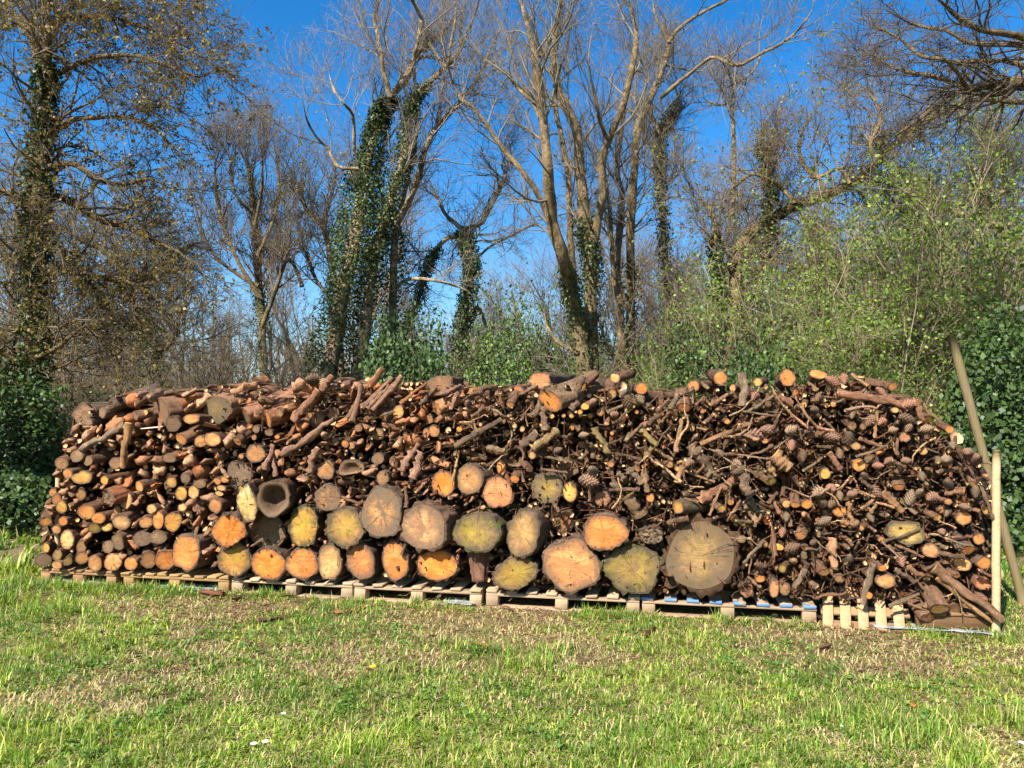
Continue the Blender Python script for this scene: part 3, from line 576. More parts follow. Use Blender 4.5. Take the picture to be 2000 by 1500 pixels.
# px, py, rx, ry, colour, label, short landmark, options
BIG = [
 (363,1078,25,38,'orange','tall brown orange log with a hollow top and dark bark side on the pallet','tall hollow topped log',dict(yaw=18,rot=-12,L=0.9,flat=(1.7,0.85),lobes=.05)),
 (457,1092,32,34,'tan','round log with green staining on its left and orange lower right','green and orange log',dict(moss=.75,rot=0)),
 (524,1102,33,31,'bright','orange log sitting on the pallet, shaded along its top edge','shade topped orange log',dict()),
 (590,1101,32,31,'orange','round orange log in the bottom row with a dark thin rim','round orange log',dict()),
 (644,1100,23,35,'pale','pale egg shaped log standing narrow end up in the bottom row','pale egg shaped log',dict(point=.12,grey=.25)),
 (704,1096,28,37,'orange','leaning oval orange log with a dark stain on its right','stained leaning orange log',dict(rot=22,grey=.45)),
 (772,1096,25,40,'orange','tall narrow orange log with a twig crossing its right edge','narrow orange log',dict(rot=5,point=.06)),
 (854,1104,40,32,'bright','wide bright orange log, most saturated in the bottom row','wide bright orange log',dict(bark=(.9,.8,.75))),
 (1006,1120,46,31,'olive','ochre green oval log with a dark knot at its lower right','ochre oval log',dict(rot=14,moss=.6,w=-.02)),
 (1116,1104,57,53,(0.70,.34,.12),'large pale orange log with whitish lower edge on the pallet','large pale orange log',dict(grey=.35,rough=.03,w=-.02)),
 (1236,1112,55,48,'olive','dark green and yellow stained log beside the giant log','dark green log',dict(moss=1.0,grey=.5,rot=8,w=-.01)),
 (1368,1086,74,76,(.25,.165,.075),'giant brown log with lobed bark plates around its face','giant lobed log',dict(grey=.75,moss=.25,lobes=.035,bark=(.75,.62,.5),rough=.07,L=.9,w=0.0,bark_w=.15)),
 (454,1034,32,33,'bright','ragged orange log with a torn left edge in the second row','ragged orange log',dict(lobes=.06,rough=.06,rag=.6,L=.85,yaw=4)),
 (524,1040,34,36,'grey','grey tan log mostly shaded by the hollow log above it','shaded grey tan log',dict(grey=.5,w=.10)),
 (599,1026,28,42,'yellow','yellow green mossy log with its left half in shadow','yellow green mossy log',dict(moss=1.0,w=.04)),
 (680,1028,38,39,'tan','round log half orange half green with a darkened top','half green half orange log',dict(moss=.8,grey=.5)),
 (750,1000,40,51,'tan','tall grey speckled log with an orange centre','tall grey speckled log',dict(grey=.95,w=-.01)),
 (830,1028,47,46,(.56,.30,.14),'large log with white flecked orange face and thick rough bark','white flecked log',dict(grey=.65,yaw=10,rough=.05,w=-.02,bark=(1.1,1.0,.95))),
 (934,1038,46,39,'olive','dark rimmed greenish log with a yellow centre above the upright bark log','dark rimmed greenish log',dict(moss=.95,grey=.7,yaw=6,rot=6,w=-.01)),
 (1024,1040,31,49,(.46,.27,.11),'leaning oval tan log with green moss on its bark','leaning mossy barked log',dict(rot=-14,moss=.45,grey=.45,yaw=14,w=-.01)),
 (1100,1014,20,28,'brown','narrow brown log in shadow behind the leaning mossy barked log','narrow shaded brown log',dict(w=.12)),
 (1183,1038,44,36,'orange','wide smooth orange log at the right end of the second row','wide smooth orange log',dict(rot=4,w=-.02)),
 (482,982,20,38,(.72,.56,.25),'pale yellow rotten log with two small holes in its face','rotten yellow log',dict(rot=12,moss=.35,rag=.8,lobes=.08,w=-.10)),
 (534,974,32,37,'brown','hollow brown log with a dark rotted out centre','hollow brown log',dict(hollow=.14,grey=.7,bark=(.8,.7,.6),w=-.12)),
 (640,972,25,29,'brown','ochre brown rough log with a dark split on its right','rough ochre brown log',dict(grey=.6,rag=.5,w=.02)),
 (866,944,23,26,'bright','orange log with a slot shaped shadow in its top','slot shadowed orange log',dict(w=.02)),
 (916,936,27,31,'tan','orange brown log with a moss covered top right edge','moss edged brown log',dict(grey=.5,moss=.15,yaw=14,w=.0)),
 (972,962,31,32,'pink','pinkish orange log with clear growth rings and flaky bark','ringed pink log',dict(bark=(.9,.75,.65),rough=.06)),
 (1068,954,31,30,'olive','grey green cracked log with thick lobed bark rim','cracked grey green log',dict(moss=.6,grey=.8,lobes=.06,rough=.06)),
 (1113,961,14,20,'yellow','small smooth bright yellow log beside the cracked grey green log','smooth yellow log',dict()),
 (1004,892,22,20,'brown','hollow shadowed brown log among sticks above the ringed pink log','hollow stick log',dict(hollow=.2,grey=.6,w=.05)),
 (979,912,9,17,'orange','thin sliver of orange log face above the ringed pink log','sliver faced log',dict(w=.06)),
 (1110,914,19,19,'brown','shaded brown log with pale lower corners above the smooth yellow log','shaded corner log',dict(grey=.4,w=.07)),
 (1176,974,16,15,(.3,.15,.09),'dull reddish brown round log above the wide smooth orange log','dull red log',dict(w=.02)),
 (1324,988,12,14,'tan','small orange log with mossy green edge and dark bark trailing right','small mossy edged log',dict(moss=.7,yaw=50,L=.25)),
 (1270,972,8,9,'orange','little bright orange log end between dark branches above the giant log','little orange log end',dict()),
 (1272,1044,22,17,'dark','rough dark bark covered log between the green log and giant log','rough dark log',dict(grey=.9,rag=1.2,lobes=.1)),
 (1054,748,22,23,'pink','pink orange log on top of the pile, left of a pair','upper pink top log',dict(w=.22,L=.6,yaw=12)),
 (1074,783,24,22,'orange','orange faced log on top of the pile with a long mossy bark body','long barked top log',dict(w=.02,yaw=38,pitch=16,L=.55,rot=-18,bark=(1.25,1.2,1.0),moss=.3)),
 (1010,765,14,11,'red','dark red brown log end tucked under the upper pink top log','tucked red log end',dict(w=.12,L=.4)),
 (164,810,25,24,'brown','rotten brown log at the top left corner of the pile','rotten corner log',dict(grey=.6,yaw=20,lobes=.09,rag=.8,w=.15)),
 (200,806,11,11,'grey','small grey round log beside the rotten corner log','small grey corner log',dict(grey=.5,yaw=30,w=.12)),
 (218,792,16,14,'tan','crumbling orange log near the top left corner of the pile','crumbling orange log',dict(grey=.5,yaw=55,pitch=20,L=.42,w=.12,rag=.9,lobes=.08)),
 (314,806,27,29,'brown','broad brown faced log on the left of the top row','broad brown faced log',dict(grey=.45,yaw=35,pitch=8,L=.4,w=.08,bark=(1.5,1.2,1.0))),
 (424,800,36,28,'grey','big grey green faced log on top of the left half','big grey faced log',dict(moss=.3,grey=.7,yaw=28,pitch=14,L=.5,w=.05,bark=(2.0,1.6,1.35),rot=6)),
 (479,812,18,18,'grey','round grey log with a long pinkish body slanting up right','round grey long log',dict(grey=.35,yaw=46,pitch=24,L=.52,w=.04,bark=(2.0,1.5,1.25))),
 (522,818,15,18,'tan','tan log with a vertical crack under fibrous red bark','cracked tan log',dict(yaw=45,pitch=16,L=.45,w=.05,bark=(2.1,1.35,1.05))),
 (616,816,18,19,'brown','brown log with a slanting stripe of shadow in the upper left row','stripe shadowed brown log',dict(grey=.4,w=.08)),
 (650,808,12,13,'brown','dim brown log end right of the stripe shadowed brown log','dim brown log end',dict(w=.1,grey=.4)),
 (725,810,13,11,'brown','brown log slanting up right amid long straight sticks','slanting brown log',dict(yaw=45,pitch=25,L=.4,w=.06,bark=(1.4,1.15,.9))),
 (748,815,9,9,'tan','tan stub beside the slanting brown log','tan stub',dict(yaw=40,pitch=30,L=.2,w=.05)),
 (778,804,11,14,'tan','upright oval tan log among straight sticks in the top row','upright oval tan log',dict(w=.05)),
 (764,790,10,12,'grey','grey oval log just behind the upright oval tan log','grey oval log',dict(w=.10,grey=.5)),
 (806,798,7,9,'orange','small hollow orange log end with a dark pith hole','small pith hole log',dict(hollow=.03,w=.04)),
 (852,798,14,14,'tan','tan log with a pale debarked body slanting up right','pale bodied tan log',dict(yaw=48,pitch=22,L=.36,w=.03,bark=(3.0,2.3,1.5))),
 (838,819,8,9,'brown','small brown log end below the pale bodied tan log','small brown end',dict(w=.05)),
 (860,752,27,20,'brown','lumpy brown stump lying on top of the pile','lumpy top stump',dict(grey=.5,w=.2,lobes=.12,L=.35,bark=(1.6,1.3,1.0))),
 (499,886,18,18,'tan','round tan brown log alone among sticks in the left middle','lone tan brown log',dict(grey=.3,w=.0)),
 (468,925,24,29,'dark','dark half round log face crossed by a shadow','dark half round log',dict(grey=.7,flat=(1.5,.7),w=.03)),
 (636,918,17,20,'tan','ochre split log face with a worn brown left edge','ochre split log',dict(grey=.4,w=.0,flat=(2.2,.85))),
 (686,916,27,17,'tan','crescent shaped brown log with a rotted hollow middle','crescent log',dict(hollow=.04,grey=.6,w=.0,flat=(-1.3,.6))),
 (747,934,12,15,'brown','small oval brown log above the tall grey speckled log','small oval brown log',dict(grey=.3,w=.0)),
 (738,896,12,12,'brown','round brown knot of wood in the middle of the stick layer','round brown knot',dict(grey=.5,w=.02)),
 (738,848,11,12,'brown','dark ringed brown log end among thin sticks','dark ringed end',dict(grey=.3,w=.06)),
 (160,933,19,13,'yellow','wide ochre oval log near the left edge of the pile','wide ochre left log',dict(rot=10,grey=.25,yaw=10)),
 (213,972,19,18,'brown','rotten red brown log whose crumbling body runs up right','crumbling long log',dict(grey=.7,yaw=48,pitch=14,L=.6,rag=1.0,lobes=.06,bark=(1.6,.95,.65),w=-.02)),
 (1770,1040,33,25,(.62,.5,.17),'wide mossy yellow half log low in the right part of the pile','mossy yellow half log',dict(moss=.7,grey=.3,lobes=.07,w=-.02,flat=(1.57,.8))),
 (1817,1075,17,14,'pink','pink tinged log face under the mossy yellow half log','pink tinged log',dict(grey=.3)),
 (1890,1075,13,12,'orange','orange log end with a bark body slanting up left','slanted orange log',dict(yaw=-30,pitch=30,L=.4)),
 (1912,1053,10,11,'tan','tan log end near the pale stake at the right','tan stake side log',dict()),
 (1922,1100,12,12,'orange','round orange log end touching the pale stake','stake touching orange log',dict(yaw=-20)),
 (1730,1135,17,15,'tan','rough tan log face low on the right above the tilted pallet','rough tan low log',dict(grey=.3,lobes=.05)),
 (1835,1190,15,14,'pale','pale log end of a thick bark log sloping down to the grass','pale sloping log',dict(yaw=-18,pitch=38,L=.5,w=-.06,bark=(1.2,1,.85))),
 (1512,1150,9,18,'pink','narrow pinkish white log face on the blue ended pallet','narrow pinkish log',dict()),
 (1458,1152,14,15,'red','broken red hearted log at the lower right of the giant log','broken red hearted log',dict(rag=1.5,hollow=.03,lobes=.1)),
 (1677,908,13,13,'orange','round pink orange log in the middle of the cone filled part','round cone side log',dict()),
 (1612,925,10,11,'yellow','round yellow orange log left of the round cone side log','yellow orange cone side log',dict()),
 (1719,879,10,10,'orange','orange log end with a dark centre on a thin stick','dark centred log end',dict()),
 (1767,854,10,10,(.4,.22,.14),'smooth dusky pink log end in the upper right part','dusky pink log end',dict()),
 (1084,1190,0,0,'tan','',None,None),
]
for (px, py, rx, ry, c, lab, sh, kw) in BIG:
    if kw is None: continue
    big_log(px, py, rx, ry, c, lab, short=sh, group=(G3 if py < 870 else (G1 if ry > 25 and py > 985 else G2)), **kw)
# upright bark log in the bottom row
p, tt = on_pile(928, 1070, 0.02)
(Vb, Qb, Tb), (Vf, Qf, Tf, rad) = log_geo(28 * tt / F_PX, .1, 75 * tt / F_PX, n=34, m=12, seed=77, rough=.06, taper=.4)
o = link('log', mk('log', Vb, [Qb, Tb], [M_BARK])); o.matrix_world = Matrix.Translation(p + ND * .12 + Vector((0, 0, .02))) @ orient((0.03, -.1, -1)).to_4x4(); o.color = (1.5, 1.2, 1.1, 1)
f = link('cut_face', mk('cut_face', Vf, [Qf, Tf], [M_CUT], attrs={'rad': rad}), o); f.color = (*CUTC['tan'], 1)
tag(o, 'upright tapering bark log between the bright orange log and ochre oval log', 'log', G1); LAND.append((927, 1104, 'upright bark log')); taken.append((927, 1104, 30))

# smaller round logs traced from the photograph: px,py,rx,ry,colour[,yaw,pitch]
SML = [
 (84,1094,14,14,'grey'),(111,1104,9,8,'tan'),(160,1090,12,13,'pale'),(185,1100,12.5,17,'tan'),(220.6,1097.6,16,18,'pale'),(255.6,1101,12.5,13,'orange'),
 (289.6,1094,14,18,'tan'),(324,1094,20,20,'orange'),(283,806,6,6,'yellow'),(264,812,10,9,'grey',40),(338,828,14,16,'grey'),(374,818,16,10,'orange'),
 (714,820,6,6,'tan',40,25),(471,891,5,5,'tan'),(204,938,7,9,'yellow',25),(158,966,9,12,'tan'),(168,1000,15,16,'orange',20),(135,991,6,8,'pale',45,15),
 (89,1019,11,10,'orange'),(246,978,11,17,'pale',15),(229,996,7,8,'yellow'),(272,950,10,11,'orange',40,10),(335,942,10,11,'yellow'),(356,991,9,8,'pale'),
 (296,994,9,10,'pale',20),(420,988,12,15,'orange',20),(378,961,10,14,'pale'),(354,964,11,14,'yellow'),(192,1012,13,11,'orange',12),(123,1018,8,9,'orange',20),
 (237,1020,15,17,'pale'),(209,1030,10,8,'yellow',12),(186,1031,13,11,'olive'),(285,1020,13,12,'tan'),(309,1016,10,19,'orange'),(338,1019,16,20,'yellow'),
 (131,1054,12,20,'pale',20),(159,1068,9,14,'pale'),(230,1058,11,19,'brown',30),(211,1068,10,13,'grey'),(278,1052,17,15,'grey'),(308,1050,17,13,'grey'),
 (90,1070,6,10,'yellow'),(112,1084,8,12,'olive'),(132,1096,8,10,'olive'),(110,1034,8,9,'tan'),(110,975,8,12,'orange'),(120,990,10,13,'yellow'),
 (103,962,7,9,'tan'),(132,925,9,11,'orange',30),(150,890,14,13,'brown',35),(120,905,12,13,'brown',25),(225,905,11,12,'brown',20),(172,900,12,10,'grey',40),
 (1136,754,10,11,'yellow',30,30),(1201,738,10,10,'pale',30,10),(1194,769,10,11,'pale',-8,20),(1253,759,12,12,'orange'),(1354,754,12,12,'orange',20),(1407,738,14,14,'orange'),
 (1431,758,6,8,'pale'),(1480,746,9,9,'yellow'),(1496,756,4,5,'pale'),(1336,796,12,11,'orange',-5,35),(1456,786,7,7,'pink'),(1538,738,14,18,'orange',0,-6),
 (1598,731,14,11,'orange',0,-35),(1556,769,9,9,'orange'),(1744,755,10,9,'orange',-35,10),(1678,736,8,4,'pale',0,-55),(1570,791,6,6,'yellow'),(1628,789,6,6,'orange'),
 (1748,801,7,6,'pale'),(1698,897,9,9,'grey'),(1581,918,6,6,'orange'),(1810,819,9,9,'yellow',-25,35),(1855,839,8,8,'orange'),(1803,881,8,8,'pale'),
 (1664,832,8,8,'brown'),(1686,833,7,7,'grey'),(1882,1012,14,14,'tan'),(1722,1054,6,6,'orange'),(1660,1057,4,4,'pale'),(1640,998,13,12,'bright'),
 (1697,1163,7,7,'bright'),(1926,999,6,6,'yellow'),(1880,1102,16,14,'pale'),(1920,1140,14,13,'pink'),(1812,1206,12,11,'tan',-25,30),(1862,1190,13,12,'brown',-20,25),
 (1435,1014,8,7,'yellow'),(1497,1016,8,9,'orange'),(1520,1068,11,7,'yellow'),(1528,1110,7,9,'olive'),(1532,1150,11,13,'brown'),(1576,985,10,9,'bright'),
 (1448,1052,9,9,'grey'),(1494,1064,6,7,'tan'),(1485,1130,9,8,'orange'),(1536,984,8,8,'tan'),(1563,1046,9,9,'tan',20,20),(1640,1130,9,8,'brown'),
 (1078,813,5,5,'pale'),(1101,812,4,4,'pale'),(1116,812,5,5,'pale'),(1133,805,5,5,'yellow'),(1153,812,5,5,'yellow'),(1172,805,7,8,'tan'),(1005,832,5,5,'pale'),
 (1020,838,5,6,'pale'),(995,866,4,7,'pale'),(938,829,4,4,'pale'),(981,822,7,7,'brown'),(897,838,6,6,'orange'),(848,842,11,12,'tan'),(832,846,7,10,'orange'),
 (1117,836,5,5,'tan'),(1244,805,4,4,'orange'),(1237,793,4,4,'pale'),(1292,808,5,5,'bright'),(1372,803,5,5,'orange'),(1352,837,5,6,'yellow'),(1390,870,4,4,'yellow'),
 (1434,843,5,5,'orange'),(1323,916,5,5,'yellow'),(1282,905,7,7,'tan'),(1263,905,5,5,'orange'),(1195,846,4,4,'tan'),(1297,873,4,4,'pink'),(1506,940,9,9,'olive',-30,20),
 (415,858,16,14,'tan'),(392,862,12,12,'tan'),(500,838,7,8,'brown'),(525,845,8,7,'brown'),(496,854,5,6,'tan'),(541,853,5,5,'orange'),(463,862,8,10,'tan',30,30),
 (545,806,8,9,'brown'),(685,870,8,7,'tan'),(700,836,8,8,'brown'),(674,867,7,8,'orange'),(655,862,7,8,'grey'),(600,1174,0,0,'tan'),
 (440,936,9,7,'tan'),(432,953,9,6,'tan'),(428,964,8,5,'pale'),(424,940,7,7,'tan'),(362,934,9,11,'grey'),(390,945,12,9,'brown'),(330,895,12,9,'brown'),(353,858,14,12,'tan',40,20)]
CN = dict(orange='orange', bright='bright orange', tan='tan', pale='pale', pink='pinkish', yellow='yellow', brown='brown', grey='grey', olive='olive stained', dark='dark', red='red')
def size_word(r): return 'tiny' if r < 5.5 else 'small' if r < 9.5 else 'medium' if r < 14 else 'stout'
for s in SML:
    px, py, rx, ry, c = s[:5]
    if rx == 0: continue
    yaw = s[5] if len(s) > 5 else rnd.uniform(-15, 20); pitch = s[6] if len(s) > 6 else rnd.uniform(-6, 12)
    shape = 'tall oval' if ry > rx * 1.25 else 'wide oval' if rx > ry * 1.25 else 'round'
    lab = uniq(f'{size_word(max(rx, ry))} {shape} {CN[c]} log end', px, py)
    topw = 0.10 if py < 770 and px > 1100 else 0.0
    left = px < 450 and py > 880
    big_log(px, py, rx, ry, c, lab, yaw=yaw, pitch=pitch, L=rnd.uniform(.45, .8) if left or max(rx, ry) > 9 and abs(yaw) < 25 and pitch < 15 and pitch > -4 else rnd.uniform(.18, .32), w=topw + rnd.uniform(-.03, .03),
            rot=rnd.uniform(-15, 15), moss=0.7 if c == 'olive' else 0.0, grey=rnd.choice([0, 0, .2, .4]) + (.4 if c in ('grey', 'brown') else 0), lobes=rnd.uniform(.015, .05),
            rough=.03, bark=(1.15, .95, .8), group='small round log ends in the pile')

# ------------------------------------------------------------------ sticks, chunks, cones (shared meshes)
def stick_mesh(seed, S=8):
    g = np.random.default_rng(seed); K = 12; y = np.linspace(0, 1, K)
    kk = g.choice([.25, .45, .8]); x = np.cumsum(g.normal(0, .55, K)) * kk; z = np.cumsum(g.normal(0, .55, K)) * kk
    x -= x[0]; z -= z[0]
    V = []; th = np.arange(S) / S * 2 * np.pi
    for k in range(K):
        r = (1 - 0.25 * y[k]) * (1 + (g.normal(0, .07) + (0.4 if g.random() < .12 else 0)))
        rr = r * (1 + g.normal(0, .11, S))
        V.append(np.stack([x[k] + rr * np.cos(th), np.full(S, y[k]) + (g.normal(0, .004, S)), z[k] + rr * np.sin(th)], 1))
    V = np.concatenate(V); idx = np.arange(K * S).reshape(K, S); nx = np.roll(idx, -1, 1)
    Q = np.stack([idx[:-1], idx[1:], nx[1:], nx[:-1]], -1).reshape(-1, 4)
    caps = np.array([idx[0], idx[-1][::-1]])
    fm = [0] * len(Q) + [1, 1]
    return mk('stick', V, [Q, caps], [M_STICK, M_END], fm, smooth=True)
STK = [stick_mesh(100 + i, 9) for i in range(18)]
def chunk_mesh(seed):
    g = np.random.default_rng(seed); n = g.integers(4, 8); th = np.sort(g.uniform(0, 2 * np.pi, n)) * .5 + np.arange(n) / n * np.pi
    rr = g.uniform(.65, 1.15, n); K = 5; V = []
    for k in range(K):
        y = k / (K - 1); f = rr * (1 + g.normal(0, .19, n)) * (0.7 if k in (0, K - 1) and g.random() < .5 else 1)
        V.append(np.stack([f * np.cos(th), np.full(n, y) + g.normal(0, .05, n) * (1.6 if k in (0, K - 1) else 1), f * np.sin(th)], 1))
    V = np.concatenate(V); idx = np.arange(K * n).reshape(K, n); nx = np.roll(idx, -1, 1)
    Q = np.stack([idx[:-1], idx[1:], nx[1:], nx[:-1]], -1).reshape(-1, 4)
    barkcol = g.integers(0, n); fm = [(1 if (i % n) in (barkcol, (barkcol + 1) % n) else 0) for i in range(len(Q))] + [0, 0]
    return mk('wood_chunk', V, [Q, np.array([idx[0], idx[-1][::-1]])], [M_SPLIT, M_STICK], fm, smooth=False)
CHK = [chunk_mesh(300 + i) for i in range(14)]
def cone_mesh(seed):
    g = np.random.default_rng(seed); R, C = 9, 8; V = []; Q = []; T = []; cc = []
    def prof(v): return 0.08 + 0.92 * (np.sin(np.pi * min(1, v * 0.93 + 0.07)) ** 0.75) * (1 - 0.28 * v)
    for i in range(R + 1):
        v = i / R
        for j in range(C):
            a = (j + (i % 2) * .5) / C * 2 * np.pi; r = prof(v) * .68; cc.append(.35); V.append((r * math.cos(a), v, r * math.sin(a)))
    for i in range(R):
        for j in range(C):
            a0 = i * C + j; a1 = i * C + (j + 1) % C
            o_ = i % 2; b0, b1 = ((i + 1) * C + (j + o_) % C, (i + 1) * C + (j + 1 + o_) % C)
            k = len(V); v = (i + .72) / R; a = (j + (1.25 if o_ else .75)) / C * 2 * np.pi; r = prof(v) * (1.12 + g.uniform(-.06, .12))
            V.append((r * math.cos(a), v + .07, r * math.sin(a))); cc.append(2.0)
            T += [(a0, k, a1), (a1, k, b1), (b1, k, b0), (b0, k, a0)]
    return mk('pine_cone', np.array(V), [np.array(T)], [M_CONE], smooth=False, cols=np.repeat(np.array(cc)[:, None], 3, 1))
CONES = [cone_mesh(i) for i in range(3)]
def place(name, me, p, axis, r, L, roll, colr, rz=None):
    o = link(name, me); R = orient(axis, roll).to_4x4()
    o.matrix_world = Matrix.Translation(p) @ R @ Matrix.Diagonal((r, L, rz or r, 1)); o.color = (*colr, 1); return o

# hand traced sticks: x0,y0,x1,y1,r px,tint,label word, recess
PINK = (1.35, 1.08, 0.98); BRN = (0.85, 0.8, 0.72); GRY = (1.1, 1.1, 1.0); RED = (1.25, .88, .72); OLV = (1.1, 1.15, .7); PALE = (2.0, 1.8, 1.4)
ST = [
 (1636,768,1778,788,10,RED,'long curved red brown branch lying along the top'),(1448,728,1452,792,11,GRY,'upright mossy grey branch stub on the top'),
 (551,888,665,832,7,PINK,'long knobbly stick slanting up right'),(605,922,626,874,9,PINK,'thick smooth pinkish stick end'),(518,918,537,869,7,PINK,'upright bent pinkish stick'),
 (538,930,533,884,5,PINK,'thin upright pale stick'),(575,822,622,760,11,RED,'thick smooth red brown branch'),(600,800,650,735,8,RED,'red brown branch behind another'),
 (708,796,770,742,6,PINK,'straight stick slanting up right'),(718,798,760,752,5,PINK,'straight thin stick'),(728,800,785,735,7,PINK,'long straight stick'),
 (688,822,706,750,6,PINK,'upright forked grey stick'),(676,818,700,780,5,PINK,'short upright stick'),(160,880,250,826,8,GRY,'pale grey debarked branch slanting up right'),
 (252,826,238,914,8,(1.7,1.3,.8),'yellow brown branch hanging down'),(888,872,980,822,7,BRN,'long grey brown stick slanting up right'),(806,935,828,885,11,PINK,'thick tan stick end pointing down'),
 (784,920,812,865,9,PINK,'broad pinkish wedge stick'),(1368,868,1508,806,6,(1.5,1.2,.9),'long smooth tan stick slanting up right'),(1350,868,1395,938,13,BRN,'thick bark branch leaning down right'),
 (1366,978,1430,920,11,RED,'thick red brown branch leaning up right'),(1040,876,1090,838,9,(1.6,1.5,1.0),'short thick tan branch stub'),(1018,870,1050,846,11,BRN,'bent thick branch'),
 (1226,966,1256,1012,14,(.9,.8,.6),'thick branch pointing down right with a dark end'),(1440,912,1474,950,12,BRN,'thick arched branch'),(1452,948,1478,985,8,GRY,'grey branch leaning down right'),
 (1822,1106,1950,1206,11,(1.0,.8,.65),'long dark bark slab sloping down right to the stake'),(1830,1128,1938,1214,6,(1.5,1.2,.8),'split pale edged slab under another slab'),(1748,1112,1786,1142,6,BRN,'brown stick leaning down right'),
 (1770,1106,1812,1146,6,(1.3,.95,.7),'torn stick leaning down right'),(1706,1100,1690,1180,8,GRY,'pale grey upright stick'),(1626,1050,1624,1112,10,(2.2,1.7,1.3),'pale weathered upright slab'),
 (1572,1078,1574,1130,7,BRN,'forked upright branch'),(1572,1112,1552,1148,7,GRY,'grey branch leaning down left'),(1490,872,1560,880,0,BRN,''),(1514,885,1545,910,14,(1.6,1.3,.9),'thick broken tan stump'),
 (1618,884,1642,918,7,RED,'red stick leaning down right'),(1712,800,1712,855,4,(2,1.6,1),'thin bright split stick standing upright'),(1900,900,1940,910,3,GRY,'thin grey twig by the stake'),
 (1720,1062,1792,1030,4,BRN,'thin stick across the mossy half log'),(1490,1058,1460,1105,4,GRY,'thin forked twig'),(1250,840,1285,868,7,(1.5,1.5,.8),'yellow green twisted stick'),
 (1260,900,1288,862,6,OLV,'olive twisted split stick'),(1160,835,1172,890,8,OLV,'torn green yellow stick'),(1184,828,1194,812,5,RED,'short red stick'),(1234,780,1262,800,6,BRN,'short pinecone stalk stick'),
 (1310,800,1322,770,6,GRY,'short grey upright stick'),(1800,790,1832,826,5,OLV,'olive stick leaning at the right shoulder'),(1790,780,1812,815,8,(1.2,.9,.7),'thick brown stick at the right shoulder'),
 (1678,856,1722,876,5,RED,'red twig leading to a log end'),(1724,960,1762,998,8,(1.3,1,.7),'torn tan stick leaning down right'),(1655,980,1676,1014,6,(1.6,1.2,.8),'splintered tan stick'),
 (1872,1048,1890,1070,0,BRN,''),(765,1085,800,1110,0,BRN,''),(775,1112,812,1085,5,(.6,.55,.5),'dark twig resting against the narrow orange log'),(883,940,898,880,3,(2,1.8,1.2),'thin pale twig hanging over the logs'),
 (880,800,900,752,5,PINK,'stick slanting beside the lumpy top stump'),(860,770,900,756,5,PINK,'pinkish stick over the lumpy top stump'),(820,790,850,755,5,BRN,'stick left of the lumpy top stump'),(782,788,832,748,4,(1.6,1,.6),'thin red split stick'),
 (1125,770,1140,735,6,BRN,'stub behind the long barked top log'),(1116,800,1140,768,8,BRN,'bark stick below a yellow log end'),(1038,815,1062,785,8,BRN,'knobbly stick below the long barked top log'),(1066,840,1078,805,9,BRN,'knobbly upright stick below the long barked top log'),
 (1225,915,1245,950,8,GRY,'grey stick leaning down right above a dark gap'),(1258,915,1270,960,8,(1.4,1.2,.9),'tan stick hanging down above the little orange log end'),(1205,925,1232,945,7,GRY,'grey forked stick'),
 (1520,775,1548,790,8,RED,'red brown bent stick'),(1460,805,1516,770,4,GRY,'thin arched grey twig'),(1486,838,1440,850,0,GRY,'')]
for (x0, y0, x1, y1, r, tint, lab) in ST:
    if r == 0: continue
    w0 = rnd.uniform(-.04, .0); p, t0 = on_pile(x0, y0, w0); q, _ = on_pile(x1, y1, w0 + rnd.uniform(.0, .1) if y1 < y0 else w0)
    d = q - p; o = place('stick', rnd.choice(STK), p, d, r * t0 / F_PX * .92, d.length, rnd.uniform(0, 6.3), tint)
    if len(lab.split()) < 8: lab = uniq(lab, (x0 + x1) / 2, (y0 + y1) / 2)
    tag(o, lab, 'stick', 'sticks and branches in the pile'); used[lab] = 1
    for k in (.15, .5, .85): taken.append((x0 + (x1 - x0) * k, y0 + (y1 - y0) * k, r))

# outline of the pile front (photo pixels)
TOPL = [(70, 1100), (80, 1060), (85, 1005), (105, 940), (118, 880), (130, 830), (150, 795), (220, 775), (262, 748), (300, 765), (350, 758), (400, 755), (440, 745), (520, 742), (560, 752), (600, 735), (700, 735), (800, 740), (860, 745), (930, 752),
        (1010, 748), (1100, 745), (1180, 745), (1250, 755), (1330, 760), (1400, 748), (1500, 745), (1600, 738), (1680, 742), (1750, 755), (1790, 785), (1840, 825), (1880, 860), (1915, 895), (1936, 930), (1945, 1200)]
def top_y(x): return float(np.interp(x, [a for a, b in TOPL], [b for a, b in TOPL]))
def bot_y(x): return float(np.interp(x, [70, 450, 950, 1250, 1600, 1945], [1106, 1128, 1142, 1160, 1178, 1212]))
def inside(x, y, m=4): return 72 < x < 1942 and top_y(x) + m < y < bot_y(x) - m
def left_edge_ok(x, y): return x > np.interp(y, [750, 800, 880, 940, 1005, 1060, 1110], [262, 150, 118, 105, 85, 78, 70])
def free(x, y, r, k=0.8):
    for (a, b, c) in taken:
        if (a - x) ** 2 + (b - y) ** 2 < ((c + r) * k) ** 2: return False
    return True
